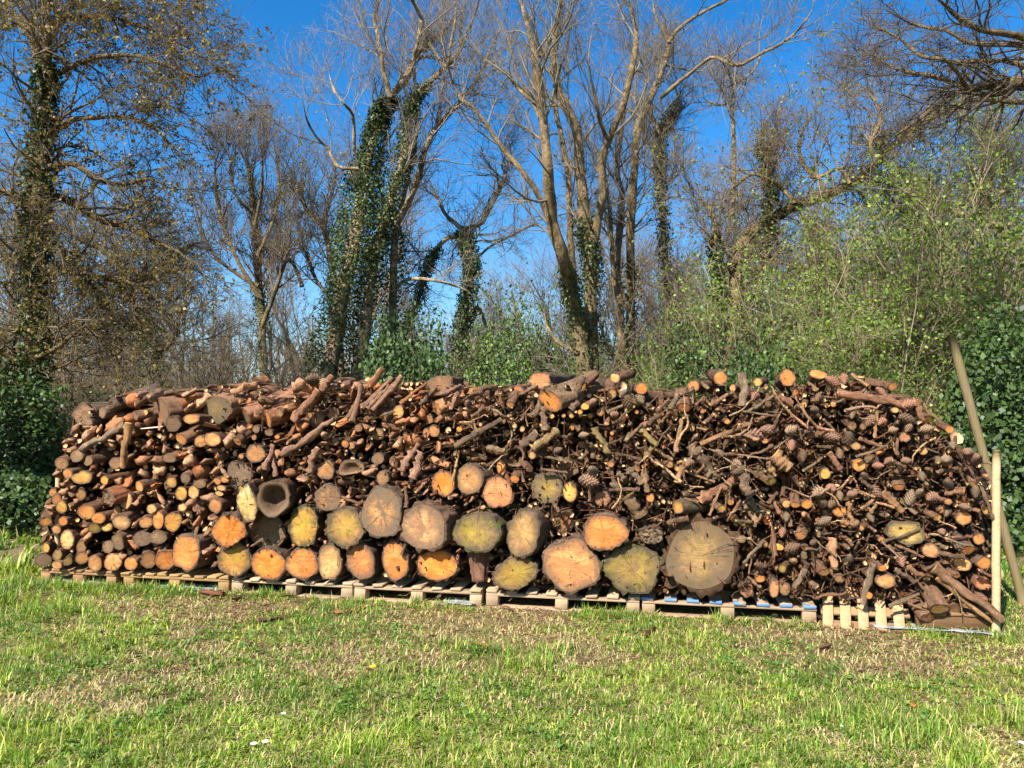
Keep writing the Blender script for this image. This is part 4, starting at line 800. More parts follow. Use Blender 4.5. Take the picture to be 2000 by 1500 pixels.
# pine cones
CONE_AT = [(1228,785,14),(1220,770,11),(1250,780,10),(1160,785,9),(915,788,9),(612,742,15),(1150,940,17),(1158,920,12),(1204,952,12),(1346,905,11),(1476,850,17),(1502,840,13),(1474,775,11),(1545,840,12),
 (1546,868,10),(1590,802,10),(1622,852,13),(1658,856,13),(1700,822,12),(1722,824,10),(1775,790,12),(1770,818,13),(1745,840,9),(1810,838,11),(1640,775,12),(1625,745,13),(1648,740,11),(1688,930,9),(1640,886,9),
 (1568,890,10),(1598,962,14),(1624,956,13),(1606,982,11),(1628,980,11),(1640,968,9),(1665,965,10),(1708,960,14),(1778,972,13),(1820,972,14),(1798,962,9),(1848,900,13),(1906,897,14),(1890,885,12),(1548,1070,14),
 (1610,1018,11),(1668,1024,9),(1760,1095,11),(1528,1040,9),(1482,1105,10),(1560,795,8),(1600,775,9),(1664,806,10),(1715,910,9),(1735,900,8),(1800,930,9),(1852,945,11),(1580,840,9),(1440,905,9),(1385,925,8),(1300,925,9),
 (1260,830,8),(1200,810,9),(1140,850,8),(1090,880,8),(1660,1090,9),(1700,1010,9),(1850,1000,9),(1905,960,10),(1884,990,9),(1590,1060,8),(1536,1010,9),(1460,990,9),(1405,885,8),(1840,1040,9),(1770,900,9),(1690,770,11),(1720,765,9),(1775,835,9),(1860,870,9),(940,800,7),(632,748,11)]
for (x, y, r) in CONE_AT:
    w = rnd.uniform(-.05, .01) + (0.06 if y < 780 else 0); p, t0 = on_pile(x, y, w); rr = r * t0 / F_PX
    ax = Vector((rnd.uniform(-1, 1), rnd.uniform(-1.0, .2), rnd.uniform(-1, .6))).normalized()
    L = rr * rnd.uniform(2.1, 2.7); tint = rnd.choice([(1.2, 1.0, .9), (1.0, 1.0, .9), (1.5, 1.05, .95), (.8, .7, .6), (1.4, 1.35, 1.15)])
    o = place('pine_cone', rnd.choice(CONES), p - ax * L * .5, ax, rr * .95, L, rnd.uniform(0, 6), tint)
    d = 'reddish' if tint[0] > 1.3 else 'greyish' if tint[2] > .9 else 'dark' if tint[0] < .85 else 'brown'
    dirw = 'tip down' if ax.z < -.5 else 'tip up' if ax.z > .3 else 'pointing left' if ax.x < -.4 else 'pointing right' if ax.x > .4 else 'pointing outward'
    tag(o, uniq(f'{"large" if r > 11 else "small"} {d} pine cone {dirw}', x, y), 'pine cone', 'pine cones caught in the pile'); taken.append((x, y, r * .8))

# filler pieces, each its own object
nch = 0
def zone(x, y):
    if y < 945 - max(0, (x - 820)) * 1.0 and x < 1000: return 'L'
    if x < 440: return 'R'
    if x > 900: return 'T'
    return 'M'
cand = [(rnd.uniform(74, 940), rnd.uniform(740, 1105)) for _ in range(9000)]
for (x, y) in cand:
    if nch >= 285: break
    if not inside(x, y, 6) or not left_edge_ok(x, y): continue
    r = (rnd.uniform(8, 15) if rnd.random() < .55 else rnd.uniform(5, 9)) if y < 940 else rnd.uniform(5, 10)
    if not free(x, y, r, .74): continue
    z = zone(x, y)
    if z in 'MT': r *= .75
    w = rnd.uniform(-.01, .06); p, t0 = on_pile(x, y, w); mp = t0 / F_PX
    yaw = rnd.gauss(22, 24) if y < 830 else rnd.gauss(6, 22); pitch = rnd.gauss(8, 14)
    tint = rnd.choice([(1.15, .95, .85), (1.3, 1.0, .85), (.95, .75, .62), (1.2, .82, .6), (.8, .62, .5), (1.4, 1.2, 1.0), (1.3, .75, .45)])
    rz = r * rnd.uniform(.55, 1.1) * mp; yaw += comp(x) * (1 if y > 845 else .25)
    o = place('wood_chunk', rnd.choice(CHK), p - axis_of(yaw, pitch) * .01, axis_of(yaw, pitch), r * mp * rnd.uniform(.9, 1.25), rnd.uniform(.10, .24), rnd.uniform(0, 6.3), tint, rz)
    d = 'flat' if rz < r * mp * .7 else 'angular' if r > 9 else 'small'
    cnm = 'rusty' if tint[2] < .5 else 'dark brown' if tint[0] < 1 else 'pale pinkish' if tint[0] > 1.35 else 'pinkish brown'
    tag(o, uniq(f'{d} {cnm} split wood piece', x, y), 'wood piece', 'split wood pieces in the left half of the pile'); taken.append((x, y, r * .9)); nch += 1
nex = 0
for _ in range(3000):
    if nex >= 30: break
    x, y = rnd.uniform(900, 1925), rnd.uniform(785, 1185); r = rnd.uniform(5.5, 9.5)
    if not inside(x, y, 10) or not free(x, y, r, .95): continue
    c = rnd.choice(['tan', 'orange', 'pale', 'yellow', 'tan', 'brown'])
    big_log(x, y, r, r * rnd.uniform(.8, 1.1), c, uniq(f'{size_word(r)} {CN[c]} sawn branch end', x, y), yaw=rnd.uniform(-30, 35), pitch=rnd.uniform(-5, 30), L=rnd.uniform(.15, .3), w=rnd.uniform(-.05, .0), grey=rnd.choice([0, .3]), bark=(1.15, .95, .8), group='small round log ends in the pile'); nex += 1
CRK = [stick_mesh(400 + i, 8) for i in range(0)]
def crook(seed):
    g = np.random.default_rng(seed); K = 16; S_ = 7; t_ = np.linspace(0, 1, K); P = np.zeros((K, 3)); d = np.array([0, 1., 0])
    for k in range(1, K):
        d = d + g.normal(0, .22, 3) * [1, 0, 1] + (g.normal(0, .6, 3) * [1, 0, 1] if g.random() < .15 else 0); d /= np.linalg.norm(d); P[k] = P[k - 1] + d / (K - 1)
    R = .028 * (1 - .55 * t_) * (1 + g.normal(0, .09, K)); V, Q, caps = tubes(P[None], R[None], S_, cap=True)
    Vs = [V]; Qs = [Q]; cs = [caps]; off = len(V)
    for k in g.choice(np.arange(3, 14), 2, replace=False):
        e = g.normal(0, 1, 3); e[1] = abs(e[1]) * .6; e /= np.linalg.norm(e); L_ = g.uniform(.08, .3); B = np.stack([P[k], P[k] + e * L_ * .5 + g.normal(0, .01, 3), P[k] + e * L_])
        V2, Q2, c2 = tubes(B[None], np.array([[R[k] * .6, R[k] * .5, R[k] * .35]]), 5, cap=True); Vs.append(V2); Qs.append(Q2 + off); cs.append(c2 + off); off += len(V2)
    fc = [np.concatenate(Qs), cs[0], np.concatenate(cs[1:])]
    return mk('stick', np.concatenate(Vs), fc, [M_STICK, M_END], [0] * len(fc[0]) + [1] * (len(fc[1]) + len(fc[2])))
CRK = [crook(500 + i) for i in range(9)]
ncr = 0
for _ in range(600):
    if ncr >= 44: break
    x, y = rnd.uniform(880, 1900), rnd.uniform(775, 1170); a = rnd.uniform(-65, 65); sg = rnd.choice([-1, 1]); L = rnd.uniform(.22, .5)
    p, t0 = on_pile(x, y, rnd.uniform(-.07, -.02)); ax = (UD * math.cos(math.radians(a)) * sg + Vector((0, 0, 1)) * math.sin(math.radians(a)) + ND * rnd.uniform(.0, .35)).normalized()
    ex, ey = project(p + ax * L)
    if not inside(x, y, 8) or not inside(ex, ey, 8): continue
    if any((q[0] - (x + (ex - x) * k)) ** 2 + (q[1] - (y + (ey - y) * k)) ** 2 < q[2] ** 2 for q in taken if q[2] > 13 for k in (0, .25, .5, .75, 1)): continue
    tint = rnd.choice([(1.1, .98, .85), (.8, .7, .6), (1.3, .98, .8), (1.05, 1.05, .85), (1.7, 1.45, 1.1)])
    o = place('stick', rnd.choice(CRK), p, ax, L * rnd.uniform(.7, 1.0), L, rnd.uniform(0, 6.3), tint)
    cnm = 'pale' if tint[0] > 1.4 else 'reddish' if tint[0] > 1.2 else 'dark' if tint[0] < .85 else 'brown'
    d = 'level' if abs(a) < 15 else 'slanting' if abs(a) < 45 else 'steep'
    tag(o, uniq(f'{cnm} {d} crooked forked branch', x, y), 'stick', 'sticks and branches in the pile'); ncr += 1
nst = 0
cand = [(rnd.uniform(430, 1938), rnd.uniform(742, 1205)) for _ in range(16000)]
for (x, y) in cand:
    if nst >= 185: break
    if not inside(x, y, 6): continue
    if x < 900 and y < 900 and rnd.random() < .75: continue
    r = rnd.choice([2.5, 3, 3.5, 3.5, 4, 4.5, 5, 6, 7])
    if not free(x, y, r + 3, .85): continue
    w = rnd.uniform(-.05, .02) + (.05 if y < 780 else 0); p, t0 = on_pile(x, y, w); mp = t0 / F_PX
    if rnd.random() < .66: yaw, pitch = rnd.gauss(5, 34), rnd.gauss(10, 30)
    else: yaw, pitch = rnd.choice([-1, 1]) * rnd.uniform(45, 88), rnd.gauss(15, 35)
    L = rnd.uniform(.09, .25); ax = axis_of(yaw, pitch)
    tint = rnd.choice([(1.1, .95, .85), (.8, .7, .6), (1.25, .93, .78), (1.0, 1.0, .8), (1.6, 1.35, 1.0), (.7, .6, .5)])
    if abs(yaw) > 45: p = p - ax * L * .5
    ex, ey = project(p + ax * L)
    if not inside(ex, ey, 2) and ey > 760: continue
    o = place('stick', rnd.choice(STK), p, ax, r * mp * .9, L, rnd.uniform(0, 6.3), tint)
    cnm = 'tan' if tint[0] > 1.4 else 'reddish' if tint[0] > 1.2 else 'dark' if tint[0] < .85 else 'grey brown' if tint[1] > .95 else 'brown'
    d = 'level' if abs(pitch) < 14 else 'rising' if pitch > 0 else 'drooping'
    tag(o, uniq(f'{"thin" if r < 4.6 else "thick"} {cnm} {d} stick', x, y), 'stick', 'sticks and branches in the pile'); taken.append((x, y, r * .9)); nst += 1

# brushwood behind and between: uncountable
def brush(n, wlo, whi, rlo, rhi, Llo, Lhi, name, label, ends=True, xlo=74, K=3, S=5, parallel=0.68):
    Ps = []; Rs = []; Cs = []
    k = 0
    while k < n:
        x = rnd.uniform(xlo, 1940); y = rnd.uniform(740, 1205)
        if not inside(x, y, 3) or not left_edge_ok(x, y): continue
        if x < 1000 and y > 960 and x > 430 and rnd.random() < .6: continue
        w = rnd.uniform(wlo, whi); p, t0 = on_pile(x, y, w); mp = t0 / F_PX
        if x < 900 and rnd.random() < .75: yaw, pitch = rnd.gauss(8 if y > 830 else 26, 18), rnd.gauss(6, 14)
        elif rnd.random() < parallel: yaw, pitch = rnd.gauss(0, 28), rnd.gauss(4, 24)
        else: yaw, pitch = rnd.uniform(-90, 90), rnd.gauss(0, 45)
        ax = axis_of(yaw + comp(x) * (1 if y > 845 else .25), pitch); L = rnd.uniform(Llo, Lhi); q = p + ax * L
        v = (q - A).dot(ND); ex, ey = project(q)
        if v > 1.0 or v < wlo - .03 or q.z < .17 or (not inside(ex, ey, 3)): 
            if rnd.random() < .9: continue
            L *= .3; q = p + ax * L
        r = rnd.uniform(rlo, rhi) * mp
        mid = (p + q) / 2 + Vector([rnd.gauss(0, L * .05) for _ in range(3)])
        pts = [p, mid, q] if K == 3 else [p, p.lerp(mid, .6) + Vector([rnd.gauss(0, L * .04) for _ in range(3)]), mid.lerp(q, .4), q]
        Ps.append([tuple(v_) for v_ in pts]); Rs.append([r, r * rnd.uniform(.8, 1.1), r * .75] if K == 3 else [r, r * .9, r * .8, r * .5])
        b = rnd.uniform(.6, 1.2); Cs.append(rnd.choice([(1.15 * b, .95 * b, .8 * b), (.85 * b, .75 * b, .65 * b), (1.3 * b, .85 * b, .62 * b), (1.1 * b, 1.1 * b, .85 * b)]))
        k += 1
    V, Q, caps = tubes(Ps, Rs, S, cap=True)
    big = np.repeat(np.array([r_[0] for r_ in Rs]) > .0125, 1); fm = [0] * len(Q) + [1 if (ends and b_) else 0 for b_ in np.tile(big, 2)]
    o = link(name, mk(name, V, [Q, caps], [M_BRUSH, M_BEND], fm, cols=np.repeat(np.array(Cs), K * S, 0)))
    return tag(o, label, 'brushwood', kind='stuff')
brush(3300, .07, .28, 2.2, 6.5, .10, .34, 'brushwood', 'dense small sticks packed behind the front of the woodpile', S=6)
brush(2600, -.03, .07, .7, 1.9, .05, .22, 'loose_twigs', 'thin loose twigs poking out between logs and cones', K=4, S=4, xlo=430, ends=False)
brush(700, .28, .5, 6, 15, .25, .45, 'inner_wood', 'shaded logs and sticks deep inside the woodpile', S=7, parallel=.9)
# backing mass added in the heap to block light, coloured dark for black gaps
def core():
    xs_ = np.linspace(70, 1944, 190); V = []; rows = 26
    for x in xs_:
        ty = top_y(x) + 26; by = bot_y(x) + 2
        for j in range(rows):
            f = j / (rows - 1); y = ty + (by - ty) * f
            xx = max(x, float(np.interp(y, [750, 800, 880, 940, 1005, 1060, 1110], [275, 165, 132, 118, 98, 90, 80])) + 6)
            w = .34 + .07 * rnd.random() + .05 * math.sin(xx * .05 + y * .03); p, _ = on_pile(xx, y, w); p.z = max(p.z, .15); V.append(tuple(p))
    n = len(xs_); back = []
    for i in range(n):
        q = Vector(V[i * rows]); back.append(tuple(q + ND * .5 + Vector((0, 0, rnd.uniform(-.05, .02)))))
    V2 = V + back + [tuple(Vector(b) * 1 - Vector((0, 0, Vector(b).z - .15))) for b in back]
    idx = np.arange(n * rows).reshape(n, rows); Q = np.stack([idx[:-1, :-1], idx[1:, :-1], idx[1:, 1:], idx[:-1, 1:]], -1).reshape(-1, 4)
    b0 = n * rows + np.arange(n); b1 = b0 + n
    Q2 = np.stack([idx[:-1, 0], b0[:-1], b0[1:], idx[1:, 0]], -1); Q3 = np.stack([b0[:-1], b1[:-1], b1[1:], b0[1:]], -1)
    o = link('dark_backing', mk('dark_backing', V2, [Q, Q2, Q3], [simple('dark_backing', (.045, .03, .02), .95, .5, 40)], smooth=False))
    tag(o, 'added dark backing mass blocking light through the gaps of the woodpile', 'backing', kind='stuff')
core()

# ================================================================== STAKE AND LEANING RAIL
def post(name, p0, p1, r, mat, seed, S=14, flat=False, r1=None):
    g = np.random.default_rng(seed); K = 14; P = np.array([tuple(p0.lerp(p1, k / (K - 1))) for k in range(K)])[None]
    P[0, 1:-1] += g.normal(0, r * .04, (K - 2, 3)); R = (r + ((r1 or r) - r) * np.linspace(0, 1, K))[None] * (1 + g.normal(0, .015, K))
    V, Q, caps = tubes(P, R, S, cap=True); me = mk(name, V, [Q, caps], [mat]); return me
M_STAKE = plank_material('peeled_stake', (0.60, 0.43, 0.22)); M_RAIL = plank_material('weathered_rail', (0.36, 0.28, 0.13))
def mossrail():
    t = NT('weathered_rail_wood', 0.85, 0.2); co = t.coord((1, 1, .06)); g = t.noise(co, 80, 4, .7); n = t.noise(t.coord(), 4, 4)
    b = t.mix(g, (.07, .05, .025), (.27, .20, .10)); b = t.mix(t.math('MULTIPLY', t.ramp(n, .48, .66), .4), b, (.15, .125, .035)); t.color(b); t.bump(g, .6, .006); return t.m
p0, t0 = on_pile(1945, 1224, -.03); p0.z = -.02; p1, _ = on_pile(1946, 880, -.03)
o = link('stake', post('stake', p0, p1, 7.6 * t0 / F_PX, M_STAKE, 5)); tag(o, 'pale peeled upright stake at the right end of the woodpile', 'stake')
gp = ground_at(2003, 1180); gp.z = -.05; tp = at(1859, 662, 6.15)
o = link('rail', post('rail', gp, tp, .035, mossrail(), 8, S=8)); tag(o, 'weathered green brown rail leaning left behind the pale stake', 'rail')
p0, t0 = on_pile(116, 1000, .5); p0.z = 0; p1, _ = on_pile(114, 915, .12)
o = link('stake', post('stake', Vector((p1.x, p1.y, 0)), p1, .022, M_STAKE, 15)); tag(o, 'short pale yellow stake showing at the left edge of the pile', 'stake')
# white slab
p, t0 = on_pile(279, 837, -.01); q, _ = on_pile(320, 833, .0); o = place('wood_chunk', CHK[2], p, q - p, .016, (q - p).length, .4, (3.2, 3.6, 4.2), .006)
tag(o, 'thin white flat piece of wood jutting out near the top left', 'wood piece')

# ================================================================== THINGS LYING ON THE GRASS
def lying(px0, py0, px1, py1, r, tint, label, name='stick', me=None, flat=1.0):
    a = ground_at(px0, py0); b = ground_at(px1, py1); a.z = b.z = r * flat + float(gz(np.array([a.x]), np.array([a.y]))[0]) + .008
    o = place(name, me or rnd.choice(STK), a, b - a, r, (b - a).length, rnd.uniform(0, .3), tint, r * flat); tag(o, label, 'stick' if name == 'stick' else 'bark piece'); return o
lying(503, 1214, 582, 1192, .017, (.8, .6, .5), 'dark brown stick lying on the grass in front of the pale pallet')
lying(396, 1160, 432, 1166, .035, (.45, .28, .2), 'dark brown bark chunk on the grass below the yellowish pallet', 'bark_piece', CHK[4], .6)
lying(456, 1172, 482, 1166, .03, (.5, .42, .36), 'small grey brown bark chunk beside the larger dark one', 'bark_piece', CHK[6], .6)
lying(655, 1196, 712, 1186, .02, (1.1, .7, .5), 'flat orange brown bark strip on the worn grass', 'bark_piece', CHK[7], .3)
lying(1262, 1245, 1278, 1228, .018, (.5, .3, .2), 'small curled dark bark chip on the grass below the blue ended pallet', 'bark_piece', CHK[9], .6)
lying(906, 1170, 932, 1160, .03, (.9, .5, .3), 'reddish bark piece at the foot of the upright bark log', 'bark_piece', CHK[3], .4)
lying(1600, 1218, 1662, 1212, .008, (1, .8, .6), 'thin twig on the ground under the tilted pallet')
lying(925, 1262, 958, 1268, .012, (1.2, .6, .45), 'red brown bark sliver on the grass in front of the ochre oval log', 'bark_piece', CHK[5], .4)
lying(1775, 1378, 1790, 1385, .016, (1.4, .7, .4), 'rusty chip on the grass at the lower right', 'bark_piece', CHK[8], .5)
lying(1600, 1275, 1622, 1268, .018, (.5, .4, .3), 'dark pebble like bark lump on the worn ground right of centre', 'bark_piece', CHK[10], .8)
M_PETAL = NT('white_petal', .6, .3); M_PETAL.color((.85, .85, .82)); M_YEL = NT('yellow_floret', .6, .3); M_YEL.color((.85, .62, .02)); M_STEM = NT('flower_stem', .6, .3); M_STEM.color((.1, .2, .04))
def flower(px, py, label, yellow=False, R=.012):
    p = ground_at(px, py); r = bpy.data.objects.new('dandelion' if yellow else 'daisy', None); col.objects.link(r); r.location = (p.x, p.y, 0)
    tag(r, label, 'flower', 'wild flowers in the grass'); h = .055
    V, Q = tubes([[(0, 0, 0), (.003, 0, h * .5), (0, -.006, h)]], [[.0012] * 3], 5); link('stem', mk('stem', V, [Q], [M_STEM.m]), r)
    n = 18; Vs = []; Qs = []
    for i in range(n * (2 if yellow else 1)):
        a = i / n * 2 * math.pi * (1 if i < n else 1.0) + (.17 if i >= n else 0); k = 1 if i < n else .65; d = np.array([math.cos(a), math.sin(a), 0]); s = np.array([-math.sin(a), math.cos(a), 0]) * R * .16
        c = np.array([0, -.006, h]); up = np.array([0, 0, R * (.15 if not yellow else .3) * (1 if i < n else 1.6)])
        Vs += [c + d * R * .2 - s * .5, c + d * R * .2 + s * .5, c + d * R * k + s + up, c + d * R * k - s + up]; Qs.append([4 * i, 4 * i + 1, 4 * i + 2, 4 * i + 3])
    link('petals', mk('petals', Vs, [Qs], [(M_YEL if yellow else M_PETAL).m]), r)
    th = np.arange(8) / 8 * 2 * np.pi; Vc = np.concatenate([np.stack([R * .3 * np.cos(th), R * .3 * np.sin(th) - .006, np.full(8, h + .001)], 1), [[0, -.006, h + R * .25]]])
    link('flower_centre', mk('flower_centre', Vc, [np.array([[i, (i + 1) % 8, 8] for i in range(8)])], [M_YEL.m]), r)
flower(728, 1322, 'yellow dandelion in bloom near the middle of the grass', True, .020)
flower(554, 1415, 'single white daisy in the grass left of centre', R=.012)
flower(496, 1476, 'left one of two white daisies close together near the bottom edge', R=.015)
flower(519, 1472, 'right one of two white daisies close together near the bottom edge', R=.015)
flower(1995, 1474, 'white daisy in the grass at the right bottom corner', R=.014)
flower(463, 1262, 'tiny yellow flower far left in the grass before the green and orange log', True, .010)
flower(740, 1230, 'tiny yellow flower in the worn grass before the narrow orange log', True, .009)
flower(1643, 1440, 'tiny pinkish white flower low on the right of the grass', R=.007)

# ================================================================== TREES
def limb_pts(pts, D, seed, amp=.25, rs=1.0):
    g = np.random.default_rng(seed); out = []; d = 0
    for i, q in enumerate(pts):
        px, py, r = q[:3]; dd = q[3] if len(q) > 3 else d
        p = at(px, py, D + dd); out.append((p.x, p.y, p.z, r * rs * (D + dd) / F_PX)); d = d + g.normal(0, amp)
    return out
def tree(label, D, limbs, tw, tint=(1, 1, 1), ttint=(1, 1, 1), name='tree', ivy=None, leaf=None, seed=1, group='trees behind the woodpile', short=None, cat='tree'):
    root = bpy.data.objects.new(name, None); col.objects.link(root)
    lp = [crv(limb_pts(l, D, seed * 31 + i, rs=tw.get('rs', .85)), 26) for i, l in enumerate(limbs)]
    for l in lp: l[:, 3] *= np.clip((1 - np.linspace(0, 1, 26)) / .3 + .16, 0, 1)
    b = lp[0][0]; root.location = (b[0], b[1], 0); off = np.array([b[0], b[1], 0])
    tag(root, label, cat, group)
    g = np.random.default_rng(seed)
    for i, l in enumerate(lp):
        P = l[None, :, :3] - off; 
        if i == 0 and P[0, 0, 2] > 0: P = np.concatenate([P[:, :1] * [[[1, 1, 0]]] - [[[0, 0, .1]]], P], 1); R = np.concatenate([[l[0, 3] * 1.25], l[:, 3]])[None]
        else: R = l[None, :, 3]
        P = P + g.normal(0, 1, P.shape) * R[..., None] * .10
        S_ = 12 if l[0, 3] > .08 else 8
        V, Q = tubes(P, R * (1 + g.normal(0, .05, R.shape)), S_)
        ang = np.repeat(R.ravel(), S_)[:, None]; V = V + g.normal(0, .06, V.shape) * ang
        o = link('trunk' if i == 0 else 'limb', mk('limb', V, [Q], [M_TREE]), root); o.color = (*tint, 1); o['moss'] = float(tw.get('moss', .25))
    LP = np.stack([l[:, :3] for l in lp]) - off; LR = np.stack([l[:, 3] for l in lp])
    P1, R1 = spawn(LP, LR, tw['n1'], tw.get('t0', .35), 1, tw.get('ang', (25, 65)), *tw['L1'], K=7, curl=tw.get('curl', .2), up=tw.get('up', .18), rmul=.4, rmin=.007, rcap=tw.get('cap', .021), taper=.35)
    P2, R2 = spawn(P1, R1, tw['n2'], .15, 1, (25, 65), *tw['L2'], K=6, curl=.22, up=tw.get('up', .18), rmul=.5, rmin=.004)
    P3, R3 = spawn(P2, R2, tw['n3'], .1, 1, (25, 65), *tw['L3'], K=4, curl=.25, up=tw.get('up', .18) * .8, rmul=.5, rmin=tw.get('rmin', .0024))
    Vs = []; Qs = []; o_ = 0
    for P, R, S_ in ((P1, R1, 5), (P2, R2, 4), (P3, R3, 3)):
        V, Q = tubes(P, R, S_); Vs.append(V); Qs.append(Q + o_); o_ += len(V)
    c = link('crown', mk('crown', np.concatenate(Vs), [np.concatenate(Qs)], [M_TWIG]), root); c.color = (*ttint, 1)
    if leaf:
        n, sz, ca, cb, cl = leaf
        k = rng.integers(0, len(P3), n // cl); tip = P3[k, -1] if leaf else None
        C = np.repeat(tip, cl, 0) + rng.normal(0, sz * .55, (len(tip) * cl, 3))
        V, Q, CC = leaves(C, sz, leafcol(len(C), ca, cb, .35)); link('leaves', mk('leaves', V, [Q], [M_LEAF], cols=CC), root)
    if ivy:
        Cs = []; Ns = []
        for (li, ta, tb, ra, rb, n) in ivy:
            tt = ta + (tb - ta) * rng.random(n) ** .9; f = tt * 25; k = np.minimum(f.astype(int), 24); fr = (f - k)[:, None]
            c0 = LP[li][k] * (1 - fr) + LP[li][k + 1] * fr; lr = LR[li][k]
            rr = (ra + (rb - ra) * (tt - ta) / (tb - ta)) * D / F_PX; a = rng.uniform(0, 2 * np.pi, n)
            lump = .35 + 1.2 * vnoise(a * 1.6 + li, c0[:, 2] * 1.7, 5 + li)
            dd = np.stack([np.cos(a), np.sin(a), np.zeros(n)], 1); q = (lr * 1.02 + rr * lump * rng.random(n) ** .45)[:, None]
            ok = (vnoise(a * 1.3 + 3 * li, c0[:, 2] * 1.5, 15 + li) + .5 * vnoise(a * 3, c0[:, 2] * 5, 25) > .42 + .3 * tt) | (rng.random(n) < .2)
            Cs.append((c0 + dd * q + rng.normal(0, .035, (n, 3)))[ok]); Ns.append((dd + [0, 0, .4])[ok])
        C = np.concatenate(Cs); Nn = np.concatenate(Ns)
        V, Q, CC = leaves(C, .046, leafcol(len(C), (.025, .042, .010), (.08, .105, .025), .5), nrm=Nn)
        o = link('ivy', mk('ivy', V, [Q], [M_IVY], cols=CC), root)
    if short: TL.append((limbs[0][len(limbs[0]) // 2][0], limbs[0][len(limbs[0]) // 2][1], short))
    return root
TL = []
fine = dict(t0=.25, n1=70, n2=700, n3=5200, L1=(.8, 2.4), L2=(.35, 1.2), L3=(.15, .5))
tree('tall leaning tree thickly wrapped in ivy with pale bare upper limbs', 14,
 [[(640,790,20),(655,640,19),(682,520,18),(700,420,16),(715,330,13),(738,240,11),(762,192,10),(795,150,9),(809,115,8),(838,84,7),(865,60,6),(905,20,5),(930,-30,4)],
  [(700,770,14),(716,600,13),(735,480,12),(762,400,11),(785,320,10),(800,235,9),(810,190,8),(850,150,7),(890,110,6),(915,60,5),(935,0,5),(945,-60,4)],
  [(762,190,7),(748,140,6),(744,100,6),(736,60,5),(731,35,5),(742,0,4),(760,-40,3)],
  [(808,118,6),(818,70,5),(822,35,5),(805,0,4),(795,-30,3)], [(700,330,5),(660,325,4),(640,290,4),(620,270,3),(600,235,3),(590,190,2)], [(692,300,4),(690,230,4),(670,200,3),(650,170,3),(640,130,2)],
  [(838,84,4),(870,130,4),(880,90,4),(890,30,3),(885,-20,3)]],
 dict(fine, rs=.8, n1=75, n2=700, n3=4600, up=.22, t0=.22), tint=(1.35,1.2,1.0), ttint=(1.5,1.35,1.25), seed=3, short='leaning ivy clad tree',
 ivy=[(0,.0,.5,46,11,21000),(1,.0,.6,13,8,9000)])
tree('slender smooth grey tree forking into two just right of the leaning ivy tree', 15,
 [[(764,790,9),(766,640,9),(770,520,9),(774,440,9),(795,402,8),(816,350,7.5),(833,287,7),(854,248,7),(882,217,6),(905,190,5),(935,150,4),(960,90,4),(985,40,3),(1000,-20,3)],
  [(774,440,7),(790,380,5),(800,330,5),(812,280,4),(815,200,4),(808,120,4),(830,60,3),(850,0,3)], [(770,450,5),(745,380,4),(735,320,3),(760,270,3),(790,230,3)], [(856,246,4),(862,180,4),(868,120,3),(860,60,3),(870,0,3)],
  [(775,560,4),(800,545,4),(850,548,3.5),(895,560,3),(915,570,2)]],
 dict(fine, n1=50, n2=420, n3=2700), tint=(1.5,1.4,1.2), ttint=(1.5,1.3,1.2), seed=5, short='slender forked grey tree', ivy=[(0,.0,.22,34,14,2600)])
tree('small crooked tree with an ivy stem and two arching bare arms', 16,
 [[(886,790,9),(898,660,9),(912,590,9),(920,520,9),(913,475,8),(910,451,7),(942,434,6),(966,385,6),(987,346,5),(980,322,4),(995,290,3)],
  [(910,452,6),(886,434,5),(866,413,4),(850,380,3),(830,360,3)],[(905,458,5),(868,469,5),(845,500,5),(830,540,5),(812,600,5),(790,650,4)],
  [(925,510,3),(960,480,3),(1000,460,3),(1040,440,2.5),(1070,450,2)],[(905,660,5),(930,600,4),(950,640,4),(962,700,4),(965,760,4)]],
 dict(fine, n1=70, n2=700, n3=4200, L1=(.6,1.7), up=.08, t0=.3, curl=.3), tint=(1.0,1.0,.85), ttint=(1.1,1.0,.9), seed=7, short='crooked two armed tree', ivy=[(0,.0,.5,16,7,6500),(2,.3,1,7,9,2400)])
